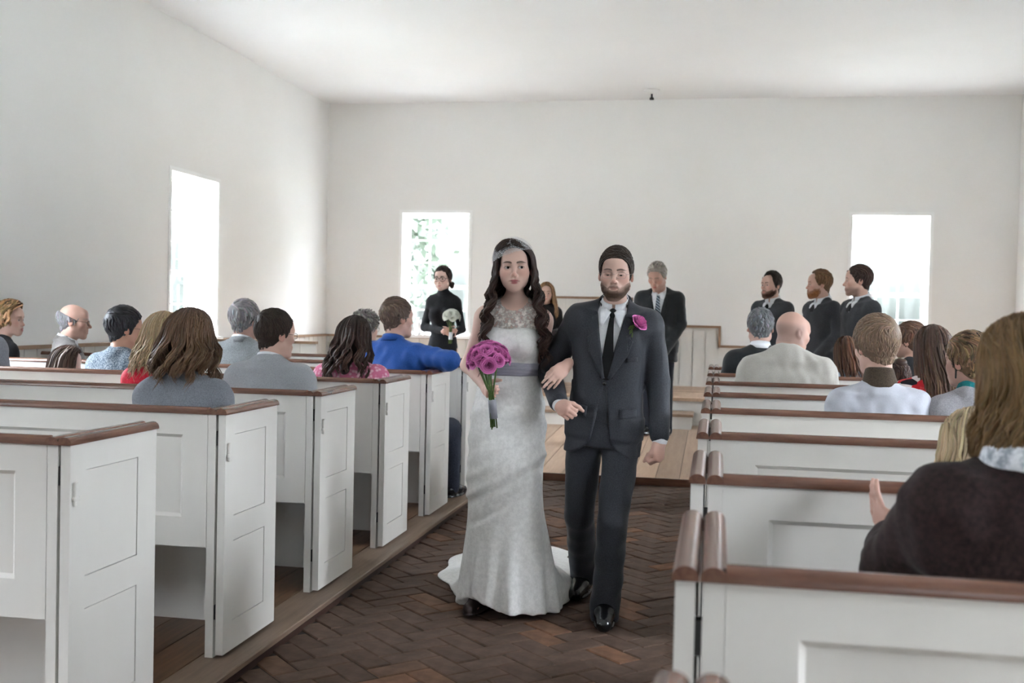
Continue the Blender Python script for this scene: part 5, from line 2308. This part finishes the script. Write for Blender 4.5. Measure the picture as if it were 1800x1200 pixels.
cloth('pale_blue_top', (.36, .42, .50), (.46, .52, .60), 120, .85, .2, .2)
cloth('teal_top', (.010, .18, .20), (.018, .25, .27), 120, .8, .2, .2)
cloth('grey_cardigan', (.28, .27, .29), (.38, .37, .39), 170, .95, .3, .3)
cloth('brown_velvet', (.016, .0085, .0085), (.034, .019, .018), 90, .9, .2, .2)
cloth('red_top', (.50, .012, .03), (.62, .03, .06), 90, .7, .2, .1)
cloth('navy_dark', (.010, .012, .018), (.022, .025, .034), 160, .85, .2, .2)
cloth('dark_denim', (.012, .014, .022), (.03, .034, .048), 160, .85, .2, .2)
cloth('fluffy_scarf', (.30, .33, .38), (.78, .80, .83), 60, .98, 1.0, .5, lo=.42, hi=.6)
print_cloth('red_black_print', [(.55, .02, .03), (.58, .02, .035), (.70, .62, .60), (.50, .02, .03), (.012, .010, .016), (.62, .05, .06)], 17)


def lace_pink():
    m, nt, b = new_mat('pink_lace', (.6, .2, .3), .8, .2)
    v = coords(nt)
    vo = nt.nodes.new('ShaderNodeTexVoronoi')
    vo.inputs['Scale'].default_value = 48
    nt.links.new(v, vo.inputs['Vector'])
    nt.links.new(ramp(nt, vo.outputs['Distance'], [(.25, (.72, .46, .54)), (.55, (.54, .15, .25))]), b.inputs['Base Color'])
    bump(nt, b, vo.outputs['Distance'], .4, .004)
    return m


M['pink_lace'] = lace_pink()
SEAT = .472
SEEDN = [100]


def guest(label, px, py, Y, S=None, seat=SEAT, dy=.0, rz=0, lean=3, turn=0, head=(0, 0, 0), hs=1.04, sex='m', shw=1.0, skin='fair', w=1.0, belly=0., headres=.0046, detail=True, arms=None, group='seated guests', bodykw=None, hair_th=.016, legs=None, bottoms='dark_denim', tilt=0, neckfwd=0., handpose=None, world_arms=None, shoes=True, necklen=0.):
    """one seated guest whose head top is seen at (px, py) at depth Y"""
    P = at(px, py, Y)
    LOD[0] = 1.0 if Y < 5.5 else 1.45 if Y < 9 else 1.5
    z = P[2] - hair_th
    if S is None:
        S = (z - seat) / (.10 + .60 + necklen + .108 * hs + .119 * hs)
    else:
        seat = z - S * (.10 + .60 + .108 * hs + .119 * hs)
    loc = np.array([P[0], P[1] + dy, 0.])
    root = empty('person', tuple(loc), math.radians(rz))
    tag(root, label, 'person', group)
    W = place(loc, rz)
    if world_arms:
        arms = {s_: (W(a), W(b)) for s_, (a, b) in world_arms.items()}
    k = skeleton(S, seat, lean, turn, tilt, shw, head, hs, sex, arms, legs, neckfwd, necklen=necklen)
    # put the head under the pixel that was measured
    dx = k.H.p((0, 0, .1))
    off = rot('z', rz) @ np.array([dx[0], dx[1], 0])
    root.location.x -= off[0]
    k.root, k.W = root, W
    SEEDN[0] += 1
    kw = dict(coarse=.027, headres=headres if detail else .008, detail=detail, hands=handpose is not None, handpose=handpose, w=w, belly=belly)
    kw.update(bodykw or {})
    body_mesh(k, root, SKIN[skin], sex, **kw)
    if bottoms:
        trousers(k, M[bottoms], root, h=.026, w=w, folds=.002)
    if shoes:
        for s_ in (1, -1):
            shoe(k, s_, root, h=.016, floor=seat - .42 + .006)
    return k, root


# ---- left of the aisle
k, r = guest('person in a plain grey sweater seated with back to the camera', 322, 545, 4.2, rz=0, head=(-6, 2, 0), sex='f', skin='fair', shw=1.10, hs=1.06, w=1.08, detail=False, headres=.006)
garment(k, M['grey_sweater'], r, 'sweater', infl=.012, w=1.08, h=.008, folds=.0034, ffreq=40)
hair_long(k.H, (.105, .058, .034), r, length=.165, n=1300, seed=61, wave=.018, lam=.13, th=.022, face=58, lrad=.0038, clump=34, spread=.045, h=.006, bulk=.9, tip=(.15, .085, .045), var=.22, m=14, seg=3, release=92, lenvar=.16, inward=.45)

k, r = guest('seated person in red, half hidden beyond the grey sweater', 278, 550, 5.2, head=(-12, 4, 0), sex='f', skin='fair', w=1.0, detail=False, headres=.006)
garment(k, M['red_top'], r, 'blouse', infl=.012, h=.010)
hair_long(k.H, (.40, .29, .17), r, length=.20, n=500, seed=62, wave=.010, lam=.10, th=.022, face=58, lrad=.006, spread=.05, bulk=.9, var=.2, m=13)

k, r = guest('seated person in light grey suit jacket and glasses, back to the camera', 478, 543, 5.2, head=(-32, 2, 0), turn=-4, sex='m', skin='fair', shw=1.02, w=1.0, hs=1.05, headres=.004)
garment(k, M['light_grey_suit'], r, 'suit_jacket', infl=.024, h=.008, folds=.0030, ffreq=36, seed=21)
collar(k, r, M['light_grey_suit'], 'jacket_collar', r=.066, hgt=.036, point=0, gap=50, flare=.014, tiltf=.010, leaf=.95)
collar(k, r, M['white_shirt'], 'shirt_collar', r=.060, hgt=.046, gap=12, flare=.012, tiltf=.016)
hair_short(k.H, (.040, .024, .017), r, 'm', th=.012, top=.010, n=340, seed=63, length=.045, lrad=.0045, sweep=(.5, .3, 0))
glasses(k.H, r, 'frame_dark', .024, .014, .0011)

k, r = guest('seated person in a pink lace top, back to the camera', 618, 557, 6.2, head=(-8, 4, 0), sex='f', skin='mid', shw=1.24, w=1.16, hs=1.08, detail=False, headres=.006)
garment(k, M['pink_lace'], r, 'lace_top', infl=.012, w=1.16, h=.009, armw=1.15)
hair_long(k.H, (.026, .014, .011), r, length=.25, n=800, seed=64, wave=.014, lam=.11, th=.022, face=60, lrad=.0060, clump=26, spread=.045, back=.05, h=.0065, bulk=.95, tip=(.06, .028, .018), var=.3, m=15, lenvar=.16)

P = at(700, 523, 7.2)
k, r = guest('person in a bright blue shirt with one arm along the pew door', 695, 523, 7.2, head=(-38, -2, 0), turn=-14, sex='m', skin='ruddy', shw=1.08, w=1.12, hs=1.06, belly=.04, headres=.0042,
             world_arms={1: (at(796, 634, 7.08), at(742, 648, 7.42)), -1: (at(640, 660, 7.3), at(660, 690, 7.55))},
             legs={1: ((.325, .40, .555), (.33, .45, .15), (.36, .58, .09))})
garment(k, M['royal_blue_shirt'], r, 'shirt', infl=.018, w=1.12, belly=.04, h=.008, folds=.0046, ffreq=62, seed=31, sleeve_infl=.024)
collar(k, r, M['royal_blue_shirt'], 'shirt_collar', r=.064, hgt=.042, gap=14, flare=.016, tiltf=.014)
hair_short(k.H, (.15, .10, .075), r, 'm', th=.013, top=.012, n=340, seed=65, length=.042, lrad=.0045, sweep=(.2, .6, 0), var=.28)
glasses(k.H, r, 'frame_metal', .024, .014, .0010)

k, r = guest('seated person in darker grey jacket just beyond the light grey suit', 425, 527, 7.2, head=(-14, 2, 0), sex='m', skin='ruddy', hs=1.12, w=1.05, detail=False, headres=.006)
garment(k, M['grey_jacket'], r, 'jacket', infl=.024, w=1.04, h=.010)
collar(k, r, M['grey_jacket'], 'jacket_collar', r=.066, hgt=.036, point=0, gap=50, flare=.014, tiltf=.010, leaf=.95)
collar(k, r, M['white_shirt'], 'shirt_collar', r=.061, hgt=.046, gap=12, flare=.010, tiltf=.016)
hair_short(k.H, (.24, .23, .235), r, 'm', th=.017, top=.012, n=340, seed=66, length=.06, lrad=.005, sweep=(.3, .4, 0), var=.35)

k, r = guest('seated person glimpsed between the pink lace top and the blue shirt', 640, 549, 8.2, head=(-30, 0, 0), sex='f', skin='fair', hs=1.05, detail=False, headres=.007)
garment(k, M['pale_blue_top'], r, 'blouse', infl=.012, h=.012)
hair_short(k.H, (.26, .235, .22), r, 'f', th=.026, top=.016, n=380, seed=67, length=.035, lrad=.007, lift=.016, var=.3, h=.007)
glasses(k.H, r, 'frame_metal', .024, .015, .001)

k, r = guest('seated person with glasses in a speckled blue-grey knit', 213, 540, 6.2, head=(-42, 2, 0), turn=-8, sex='m', skin='tan', hs=1.12, shw=1.0, headres=.0045)
garment(k, M['blue_marl_knit'], r, 'sweater', infl=.018, h=.009)
hair_short(k.H, (.028, .028, .032), r, 'm', th=.018, top=.016, n=340, seed=68, length=.06, lrad=.0055, sweep=(.2, .6, 0), var=.3)
glasses(k.H, r, 'frame_dark', .025, .016, .0012)

k, r = guest('seated person with glasses in a tweed jacket and white shirt, in profile', 128, 532, 7.2, head=(-64, 4, 0), turn=-58, sex='m', skin='ruddy', hs=1.08, shw=1.0, headres=.004, bodykw=dict(eyes_open=.6, brow=(.3, .28, .27), nose=1.1))
garment(k, M['tweed_jacket'], r, 'tweed_jacket', infl=.024, h=.009, cut=v_cut(k, .2, .075, .53, 0, hem_open=False))
garment(k, M['white_shirt'], r, 'shirt', infl=.006, h=.010, sleeves=0)
collar(k, r, M['white_shirt'], 'shirt_collar', r=.062, hgt=.044, gap=10, flare=.018, tiltf=.020)
collar(k, r, M['tweed_jacket'], 'jacket_collar', r=.070, hgt=.032, point=0, gap=50, flare=.024, tiltf=.014, leaf=1.1)
eyes(k.H, r)
hair_short(k.H, (.26, .25, .26), r, 'm', th=.012, top=.0, n=340, seed=69, length=.045, lrad=.0045, var=.3, bald=lambda x, y, z: np.minimum((z - .030) * .8 + (y + .015) * .35, 1) + 0 * x)
glasses(k.H, r, 'frame_dark', .025, .015, .0011)

k, r = guest('small seated person below the tweed jacket, only the head above the pew', 114, 607, 6.25, S=.66, head=(-62, 8, 0), hs=1.30, sex='f', skin='pale', detail=False, headres=.006, bottoms='dark_denim', shoes=False)
garment(k, M['pale_blue_top'], r, 'top', infl=.012, h=.012)
hair_long(k.H, (.085, .050, .036), r, length=.085, n=320, seed=70, wave=.002, lam=.2, th=.018, face=48, lrad=.007, spread=.01, bulk=.6, var=.3, m=13)

k, r = guest('seated person in black at the far left, turned to look right', 12, 529, 7.15, head=(-80, 2, 0), turn=-40, sex='f', skin='fair', hs=1.08, headres=.004, bodykw=dict(brow=(.18, .11, .06), lips=(.45, .14, .14), eyes_open=.8))
garment(k, M['black_knit'], r, 'cardigan', infl=.014, h=.010)
eyes(k.H, r)
hair_long(k.H, (.30, .18, .085), r, length=.055, n=340, seed=71, wave=.012, lam=.12, th=.026, face=62, lrad=.008, spread=.02, bulk=.7, tip=(.34, .20, .09), var=.4, m=15, inward=.6)

k, r = guest('seated person in grey cut off by the left edge of the photo', -44, 505, 6.35, head=(-60, 0, 0), turn=-10, sex='m', skin='ruddy', hs=1.05, detail=False, headres=.006)
garment(k, M['grey_sweater'], r, 'sweater', infl=.016, h=.012)
hair_short(k.H, (.62, .61, .62), r, 'm', th=.016, top=.010, n=380, seed=72, var=.15)

# ---- right of the aisle
k, r = guest('person in dark brown velvet jacket and fluffy white scarf, nearest the camera', 1850, 556, 2.10, head=(28, 6, 0), turn=8, lean=8, sex='f', skin='ruddy', shw=1.30, w=1.30, hs=1.05, detail=False, headres=.005,
             world_arms={-1: (at(1550, 1000, 2.24), at(1545, 948, 2.56)), 1: (at(2060, 1060, 2.3), at(1900, 1040, 2.55))},
             handpose={-1: dict(d=np.array([-.35, .55, .65]), n=np.array([.9, .3, 0.]), curl=(8, 10, 8), spread=3), 1: dict(d=np.array([-.3, .8, .3]), n=np.array([-.9, .3, 0.]), curl=(8, 10, 8))})
garment(k, M['brown_velvet'], r, 'velvet_jacket', infl=.03, w=1.30, h=.008, folds=.0055, ffreq=42, seed=41, sleeve_infl=.024, armw=1.35)
hair_long(k.H, (.25, .155, .070), r, length=.165, n=2000, seed=73, wave=.013, lam=.11, th=.026, face=66, lrad=.0031, spread=.02, h=.006, bulk=.95, tip=(.20, .12, .052), var=.20, m=14, seg=3, lenvar=.12, inward=.5)
sd = Sdf()
for i in range(26):
    a = 2 * math.pi * i / 26
    b = 2 * math.pi * (i + 1) / 26
    ax = unit(k.H.p((0, -.03, -.06)) - k.nb)
    yv = unit(k.Rt[:, 1] - ax * (ax @ k.Rt[:, 1]))
    xv = np.cross(yv, ax)
    f = lambda t: k.nb + ax * (.022 + .010 * math.cos(t + 2.2)) + (xv * math.sin(t) + yv * math.cos(t)) * .085
    sd.cone(f(a), f(b), .036 + .005 * math.sin(3 * a), .036 + .005 * math.sin(3 * b), .02)
nz = wnoise(77, 110)
sd.post.append(lambda D, X, Y, Z: D + .006 * nz(X, Y, Z))
V, F = sd.mesh(.006)
fast_mesh('fluffy_scarf', V, F, M['fluffy_scarf'], r)
MB().lathe([(0, -.010), (.006, -.008), (.008, 0), (.006, .008), (0, .010)], 12).build('earring', M['white_plastic'], r, smooth=True, loc=k.H.p((-.100, .004, -.042)))

k, r = guest('small seated person in black just beyond the fluffy white scarf', 1722, 722, 3.1, S=.70, head=(10, 8, 0), hs=1.28, sex='f', skin='pale', detail=False, headres=.006, shoes=False)
garment(k, M['navy_dark'], r, 'top', infl=.02, w=1.15, h=.009)
hair_long(k.H, (.52, .40, .25), r, length=.10, n=320, seed=74, wave=.006, lam=.12, th=.020, face=55, lrad=.0075, spread=.015, bulk=.8, var=.2, m=13)

k, r = guest('seated person in white shirt with high brown collar, back to the camera', 1541, 556, 5.1, necklen=.045, head=(22, 4, -3), sex='m', skin='fair', shw=1.0, w=.98, hs=1.13, detail=False, headres=.005)
garment(k, M['lilac_white_shirt'], r, 'shirt', infl=.022, w=.98, h=.008, folds=.0046, ffreq=46, seed=43, sleeve_infl=.022)
neck_band(k, r, M['brown_collar'], 'brown_collar', .088, .066, .034, .125, .003)
hair_short(k.H, (.23, .155, .105), r, 'm', th=.024, top=.014, n=1000, seed=75, length=.065, lrad=.0042, sweep=(-.4, .5, 0), var=.2, h=.0045)

k, r = guest('seated person in a red, white and black print top, back to the camera', 1645, 573, 6.1, head=(10, 4, 0), sex='f', skin='fair', shw=1.14, w=1.08, hs=1.10, detail=False, headres=.006)
garment(k, M['red_black_print'], r, 'print_top', infl=.014, w=1.05, h=.009)
hair_long(k.H, (.075, .042, .032), r, length=.33, n=750, seed=76, wave=.006, lam=.20, th=.018, face=56, lrad=.0058, drape=lambda p: (.05 + 0 * p, 0 * p), spread=.03, back=.06, bulk=.95, tip=(.18, .11, .07), var=.32, m=15, lenvar=.14)

k, r = guest('seated person in profile just beyond the white shirt with brown collar', 1600, 566, 8.1, head=(58, 4, 0), turn=12, sex='f', skin='ruddy', hs=1.10, headres=.0045, bodykw=dict(brow=(.1, .06, .04)))
garment(k, M['black_knit'], r, 'cardigan', infl=.014, h=.010)
hair_short(k.H, (.125, .065, .042), r, 'f', th=.020, top=.010, n=340, seed=77, length=.06, lrad=.006, sweep=(0, -.8, 0), var=.3)

k, r = guest('small seated person with a green hair clip, low in the pew', 1578, 634, 6.95, S=.66, head=(20, 4, 0), hs=1.28, sex='f', skin='fair', detail=False, headres=.007, shoes=False)
garment(k, M['navy_dark'], r, 'top', infl=.012, h=.012)
hair_short(k.H, (.045, .022, .015), r, 'f', th=.018, top=.006, n=320, seed=78, length=.06, lrad=.006, sweep=(0, -.8, 0), var=.35)
sd = Sdf().ell(k.H.p((0, -.07, .115)), (.036, .036, .030), None, .01)
sd.post.append(lambda D, X, Y, Z: D + .004 * wnoise(5, 120)(X, Y, Z))
V, F = sd.mesh(.005)
fast_mesh('hair_bun', V, F, M['hair'], r, np.tile((.04, .02, .014), (len(V), 1)))
b = MB().tube([k.H.p((-.03, -.045, .135)), k.H.p((0, -.05, .15)), k.H.p((.03, -.045, .135))], .007, 8)
b.build('hair_clip', M['stem'], r, smooth=True)

k, r = guest('seated person in teal top and grey cardigan, head turned left', 1706, 585, 5.1, head=(38, 4, 0), turn=8, sex='f', skin='ruddy', hs=1.10, shw=1.05, w=1.05, headres=.0042, bodykw=dict(brow=(.15, .09, .05)))
garment(k, M['grey_cardigan'], r, 'cardigan', infl=.016, w=1.05, h=.008)
garment(k, M['teal_top'], r, 'teal_top', infl=.012, z0=.30, sleeves=0, h=.008, extra=lambda sd: sd.cone(k.nb, k.nb + (k.nk - k.nb) * .8, .066, .060, .02))
hair_short(k.H, (.20, .125, .070), r, 'f', th=.020, top=.012, n=520, seed=79, length=.085, lrad=.0065, sweep=(0, -1.0, 0), var=.42)
sd = Sdf().ell(k.H.p((0, -.105, .05)), (.05, .045, .06), None, .01)
sd.post.append(lambda D, X, Y, Z: D + .005 * wnoise(6, 90)(X, Y, Z))
V, F = sd.mesh(.005)
fast_mesh('hair_bun', V, F, M['hair'], r, np.tile((.14, .085, .05), (len(V), 1)))
MB().lathe([(0, -.022), (.004, -.018), (.004, .018), (0, .022)], 8).build('earring', M['frame_dark'], r, smooth=True, loc=k.H.p((-.082, -.004, -.05)))

k, r = guest('seated person in a beige jacket with dark collar, head turned right', 1401, 547, 7.1, head=(-52, 10, 0), lean=6, turn=-4, sex='m', skin='ruddy', shw=1.22, w=1.30, belly=.05, hs=1.14, headres=.0045, hair_th=.0,
             bodykw=dict(fat=1.0, stub=(.30, .20, .17), stubz=lambda x, y, z: np.clip((.055 - z + np.minimum(0, .02 - y) * .5) / .03, 0, 1) * np.clip((.03 - y) / .03, 0, 1) * np.clip((z + .075) / .02, 0, 1) * .75))
garment(k, M['beige_jacket'], r, 'beige_jacket', infl=.032, w=1.30, belly=.05, h=.009, folds=.0070, ffreq=40, seed=44, sleeve_infl=.034, armw=1.15, kk=.09, extra=lambda sd: [sd.cone(k.T.p((s_ * .16, -.01, .47)), k.T.p((s_ * .03, -.02, .55)), .075, .085, .08) for s_ in (1, -1)])
neck_band(k, r, M['black_knit'], 'dark_collar', .088, .080, .0, .050, .001)

k, r = guest('seated person in black with a white shirt collar, back to the camera', 1338, 540, 8.1, head=(3, 4, 0), sex='m', skin='ruddy', shw=1.02, w=1.0, hs=1.10, detail=False, headres=.006)
garment(k, M['black_suit'], r, 'black_jacket', infl=.022, h=.010)
collar(k, r, M['white_shirt'], 'shirt_collar', r=.062, hgt=.056, gap=14, flare=.014, tiltf=.006, leaf=1.2)
hair_short(k.H, (.20, .205, .215), r, 'm', th=.011, top=.006, n=340, seed=80, length=.032, lrad=.0042, var=.35)

k, r = guest('seated person in a pale blue top beyond the beige jacket', 1490, 592, 8.1, head=(20, 4, 0), sex='f', skin='fair', shw=1.0, hs=1.05, detail=False, headres=.007)
garment(k, M['pale_blue_top'], r, 'top', infl=.014, w=1.10, h=.010)
hair_long(k.H, (.105, .048, .026), r, length=.26, n=320, seed=81, wave=.006, lam=.2, th=.020, face=56, lrad=.008, spread=.03, back=.05, bulk=.9, var=.3, drape=lambda p: (.03 + 0 * p, 0 * p))

k, r = guest('person in a black top seated facing the camera on the raised bench', 962, 497, 12.9, seat=.905, rz=180, head=(6, 0, 0), sex='f', skin='pale', hs=1.12, headres=.0045, bodykw=dict(smile=1.2, brow=(.16, .09, .05)), group='wedding party')
garment(k, M['black_knit'], r, 'top', infl=.012, h=.011)
eyes(k.H, r)
hair_long(k.H, (.34, .19, .09), r, length=.27, n=320, seed=82, wave=.008, lam=.14, th=.020, face=52, lrad=.008, spread=.03, bulk=.0, var=.3, drape=lambda p: (np.sign(p) * .02, np.clip((130 - np.abs(p)) / 40, 0, 1) * .08))


# ---- standing wedding party
def standing(label, px, py, Y, zf, rz, head, sex='m', hs=1.08, shw=1.0, w=1.0, skin='fair', arms=None, handpose=None, headres=.004, bodykw=None, hair_th=.018, lean=0, turn=0, group='wedding party', handres=.0055, neckfwd=0):
    P = at(px, py, Y)
    LOD[0] = 1.45
    H_ = P[2] - hair_th - zf
    S = H_ / (.93 + .60 + .227 * hs)
    loc = np.array([P[0], P[1], zf])
    root = empty('person', tuple(loc), math.radians(rz))
    tag(root, label, 'person', group)
    k = skeleton(S, None, lean, turn, 0, shw, head, hs, sex, arms(S) if arms else None, neckfwd=neckfwd)
    k.root = root
    kw = dict(coarse=.020, headres=headres, handpose=handpose, w=w, handres=handres)
    kw.update(bodykw or {})
    body_mesh(k, root, SKIN[skin], sex, **kw)
    return k, root


def clasp(z=.86, y=.20, xo=.0):
    """hands folded low in front"""
    def f(S):
        return {1: (np.array([.225, -.02, 1.155]) * S, np.array([.055 + xo, y - .01, z]) * S), -1: (np.array([-.225, -.02, 1.155]) * S, np.array([-.055 + xo, y + .012, z + .012]) * S)}
    return f


CL = {1: dict(d=np.array([-.75, .15, -.35]), n=np.array([-.2, -1, 0.]), curl=(35, 35, 20), spread=1), -1: dict(d=np.array([.75, .15, -.35]), n=np.array([.2, -1, 0.]), curl=(35, 35, 20), spread=1)}


def cp(h):
    return {a: dict(b) for a, b in h.items()}


# officiant
zf = plat_z(11.5)
k, r = standing('person in dark suit and striped tie standing with bowed head, hands clasped', 1161, 459, 11.5, zf, 176, (-14, 26, 0), hs=1.12, shw=1.08, w=1.1, skin='ruddy', arms=clasp(.80, .20), handpose=cp(CL), bodykw=dict(eyes_open=.2, brow=(.2, .17, .15), fat=.3), neckfwd=.03)
hair_short(k.H, (.34, .30, .265), r, 'm', th=.015, top=.014, n=340, seed=90, length=.045, lrad=.005, sweep=(.2, -.6, 0), var=.25)
_, V, F = garment(k, M['white_shirt'], r, 'shirt', infl=.005, w=1.1, h=.010, folds=.0008)
bs = make_bvh(V, F)
collar(k, r, M['white_shirt'], 'shirt_collar', r=.062, hgt=.042, point=.025, gap=9, flare=.016, tiltf=.02)
collar_points(bs, k, r)
patch(bs, k, [(-.014, .515), (.014, .515), (.030, .33), (.036, .16), (-.036, .16), (-.030, .33)], 'striped_tie', M['striped_tie'], r, .005, .008, 3)
_, V, F = garment(k, M['black_suit'], r, 'suit_jacket', infl=.022, w=1.1, h=.009, skirt=.17, folds=.003, sleeves=.95, cut=v_cut(k, .18, .072, .53, .3))
bj = make_bvh(V, F)
for sx in (1, -1):
    patch(bj, k, [(sx * .064, .52), (sx * .092, .505), (sx * .105, .42), (sx * .09, .34), (sx * .012, .19), (sx * .036, .36)], 'lapel', M['black_suit'], r, .003, .005, 3)
trousers(k, M['navy_dark'], r, h=.016, drop=.04, flare=.014)
for s_ in (1, -1):
    shoe(k, s_, r, h=.008, floor=.002)

# groomsmen in dark sweaters
GM = [('leftmost of three people standing in dark grey sweaters and ties', 1359, 478, 11.6, 146, (-12, 0, 0), (.022, .014, .011), (.055, .024, .013), 'recede', 'fair', (-.2, -.8, 0)),
      ('middle one of three people standing in dark grey sweaters and ties', 1446, 474, 11.0, 124, (-28, 2, 0), (.16, .085, .042), (.24, .095, .035), 'recede', 'ruddy', (0, -.8, 0)),
      ('person in dark grey sweater standing directly before the right back window', 1514, 466, 10.3, 118, (-30, 0, 0), (.045, .026, .022), None, 'm', 'fair', (0, -.8, 0))]
for i, (lab, px, py, Y, rz, hd, hc, bc, kind, sk, swp) in enumerate(GM):
    zf = plat_z(Y)
    k, r = standing(lab, px, py, Y, zf, rz, hd, hs=1.14, shw=1.05, w=1.04, skin=sk, arms=clasp(.80, .20), handpose=cp(CL), bodykw=dict(brow=tuple(np.array(hc) * .9), eyes_open=.7, stub=(.16, .10, .08) if bc is None else None, stubz=(lambda x, y, z: np.clip((-.045 - z) / .02, 0, 1) * np.clip((y + .02) / .03, 0, 1) * .7) if bc is None else None))
    eyes(k.H, r)
    hair_short(k.H, hc, r, kind, th=.012, top=.020 if i == 0 else .012, n=360, seed=91 + i, length=.05, lrad=.005, sweep=swp, var=.25)
    if bc:
        beard(k.H, bc, r, th=.006, h=.0042, seed=5 + i, skin=SKIN[sk])
    _, V, F = garment(k, M['white_shirt'], r, 'shirt', infl=.006, w=1.04, h=.011, folds=.0008)
    bs = make_bvh(V, F)
    collar(k, r, M['white_shirt'], 'shirt_collar', r=.064, hgt=.052, point=.03, gap=9, flare=.020, tiltf=.02, leaf=1.25)
    collar_points(bs, k, r, .485)
    patch(bs, k, [(-.018, .525), (.018, .525), (.022, .48), (.024, .452), (-.024, .452), (-.022, .48)], 'tie', M['black_tie'], r, .006, .010, 3)
    garment(k, M['grey_knit_dark'], r, 'sweater', infl=.016, w=1.05, h=.009, skirt=.10, folds=.0040, ffreq=48, seed=50 + i, cut=v_cut(k, .445, .050, .53, 0, hem_open=False))
    trousers(k, M['navy_dark'], r, h=.018, drop=.04, flare=.01)
    for s_ in (1, -1):
        shoe(k, s_, r, h=.010, floor=.002)

# maid of honour
zf = plat_z(10.6)


def moh_arms(S):
    return {1: (np.array([.215, -.05, 1.15]) * S, np.array([-.075, .17, 1.115]) * S), -1: (np.array([-.20, .0, 1.14]) * S, np.array([-.145, .175, 1.09]) * S)}


k, r = standing('person in a black turtleneck dress and glasses holding white roses', 781, 467, 10.6, zf, 178, (-4, 2, 2), sex='f', hs=1.06, shw=.84, w=.82, skin='pale', arms=moh_arms,
                handpose={1: dict(d=np.array([-1, .25, .02]), n=np.array([-.1, -1, 0.]), curl=(40, 50, 30), spread=1), -1: dict(d=np.array([.35, .6, .2]), n=np.array([.9, -.4, 0.]), curl=(50, 60, 40), spread=1)}, bodykw=dict(brow=(.03, .02, .015), lips=(.42, .17, .16), smile=.4))
eyes(k.H, r)
glasses(k.H, r, 'frame_dark', .028, .019, .0022)
hair_short(k.H, (.035, .022, .018), r, 'f', th=.014, top=.006, n=480, seed=95, length=.07, lrad=.005, sweep=(-.9, -.3, 0), var=.25)
sd = Sdf().ell(k.H.p((-.075, -.05, -.055)), (.028, .028, .032), None, .01)
sd.post.append(lambda D, X, Y, Z: D + .006 * wnoise(8, 130)(X, Y, Z))
V, F = sd.mesh(.005)
fast_mesh('hair_bun', V, F, M['hair'], r, np.tile((.035, .022, .016), (len(V), 1)))


def moh_dress(sd):
    S = k.S
    sd.loft(Frame((0, 0, 0)), np.array([.42, .60, .75, .93, 1.05]) * S, np.array([.128, .142, .150, .146, .118]) * S, np.array([.11, .115, .115, .108, .09]) * S, 0, 0, .03, ex=2.2)
    sd.cone(k.nb - np.array([0, 0, .01]), k.nb + (k.nk - k.nb) * 1.05, .060 * S, .055 * S, .02)


garment(k, M['black_knit'], r, 'turtleneck_dress', infl=.009, w=.82, h=.008, folds=.002, sleeves=.98, extra=moh_dress)
for s_ in (1, -1):
    shoe(k, s_, r, h=.010, w=.85, floor=.002)
hl_ = np.array(r.location) + rot('z', 178) @ (k.wr[-1] * .5 + k.wr[1] * .5 + np.array([-.035, .055, .02]))
bouquet('white_bouquet', 'small posy of white roses held by the person in the black dress', hl_ + np.array([.008, -.01, .150]), hl_ + np.array([.0, .0, -.12]), .088, 15, .95, (.62, .62, .48), (.80, .80, .72), M['white_ribbon'], 9)
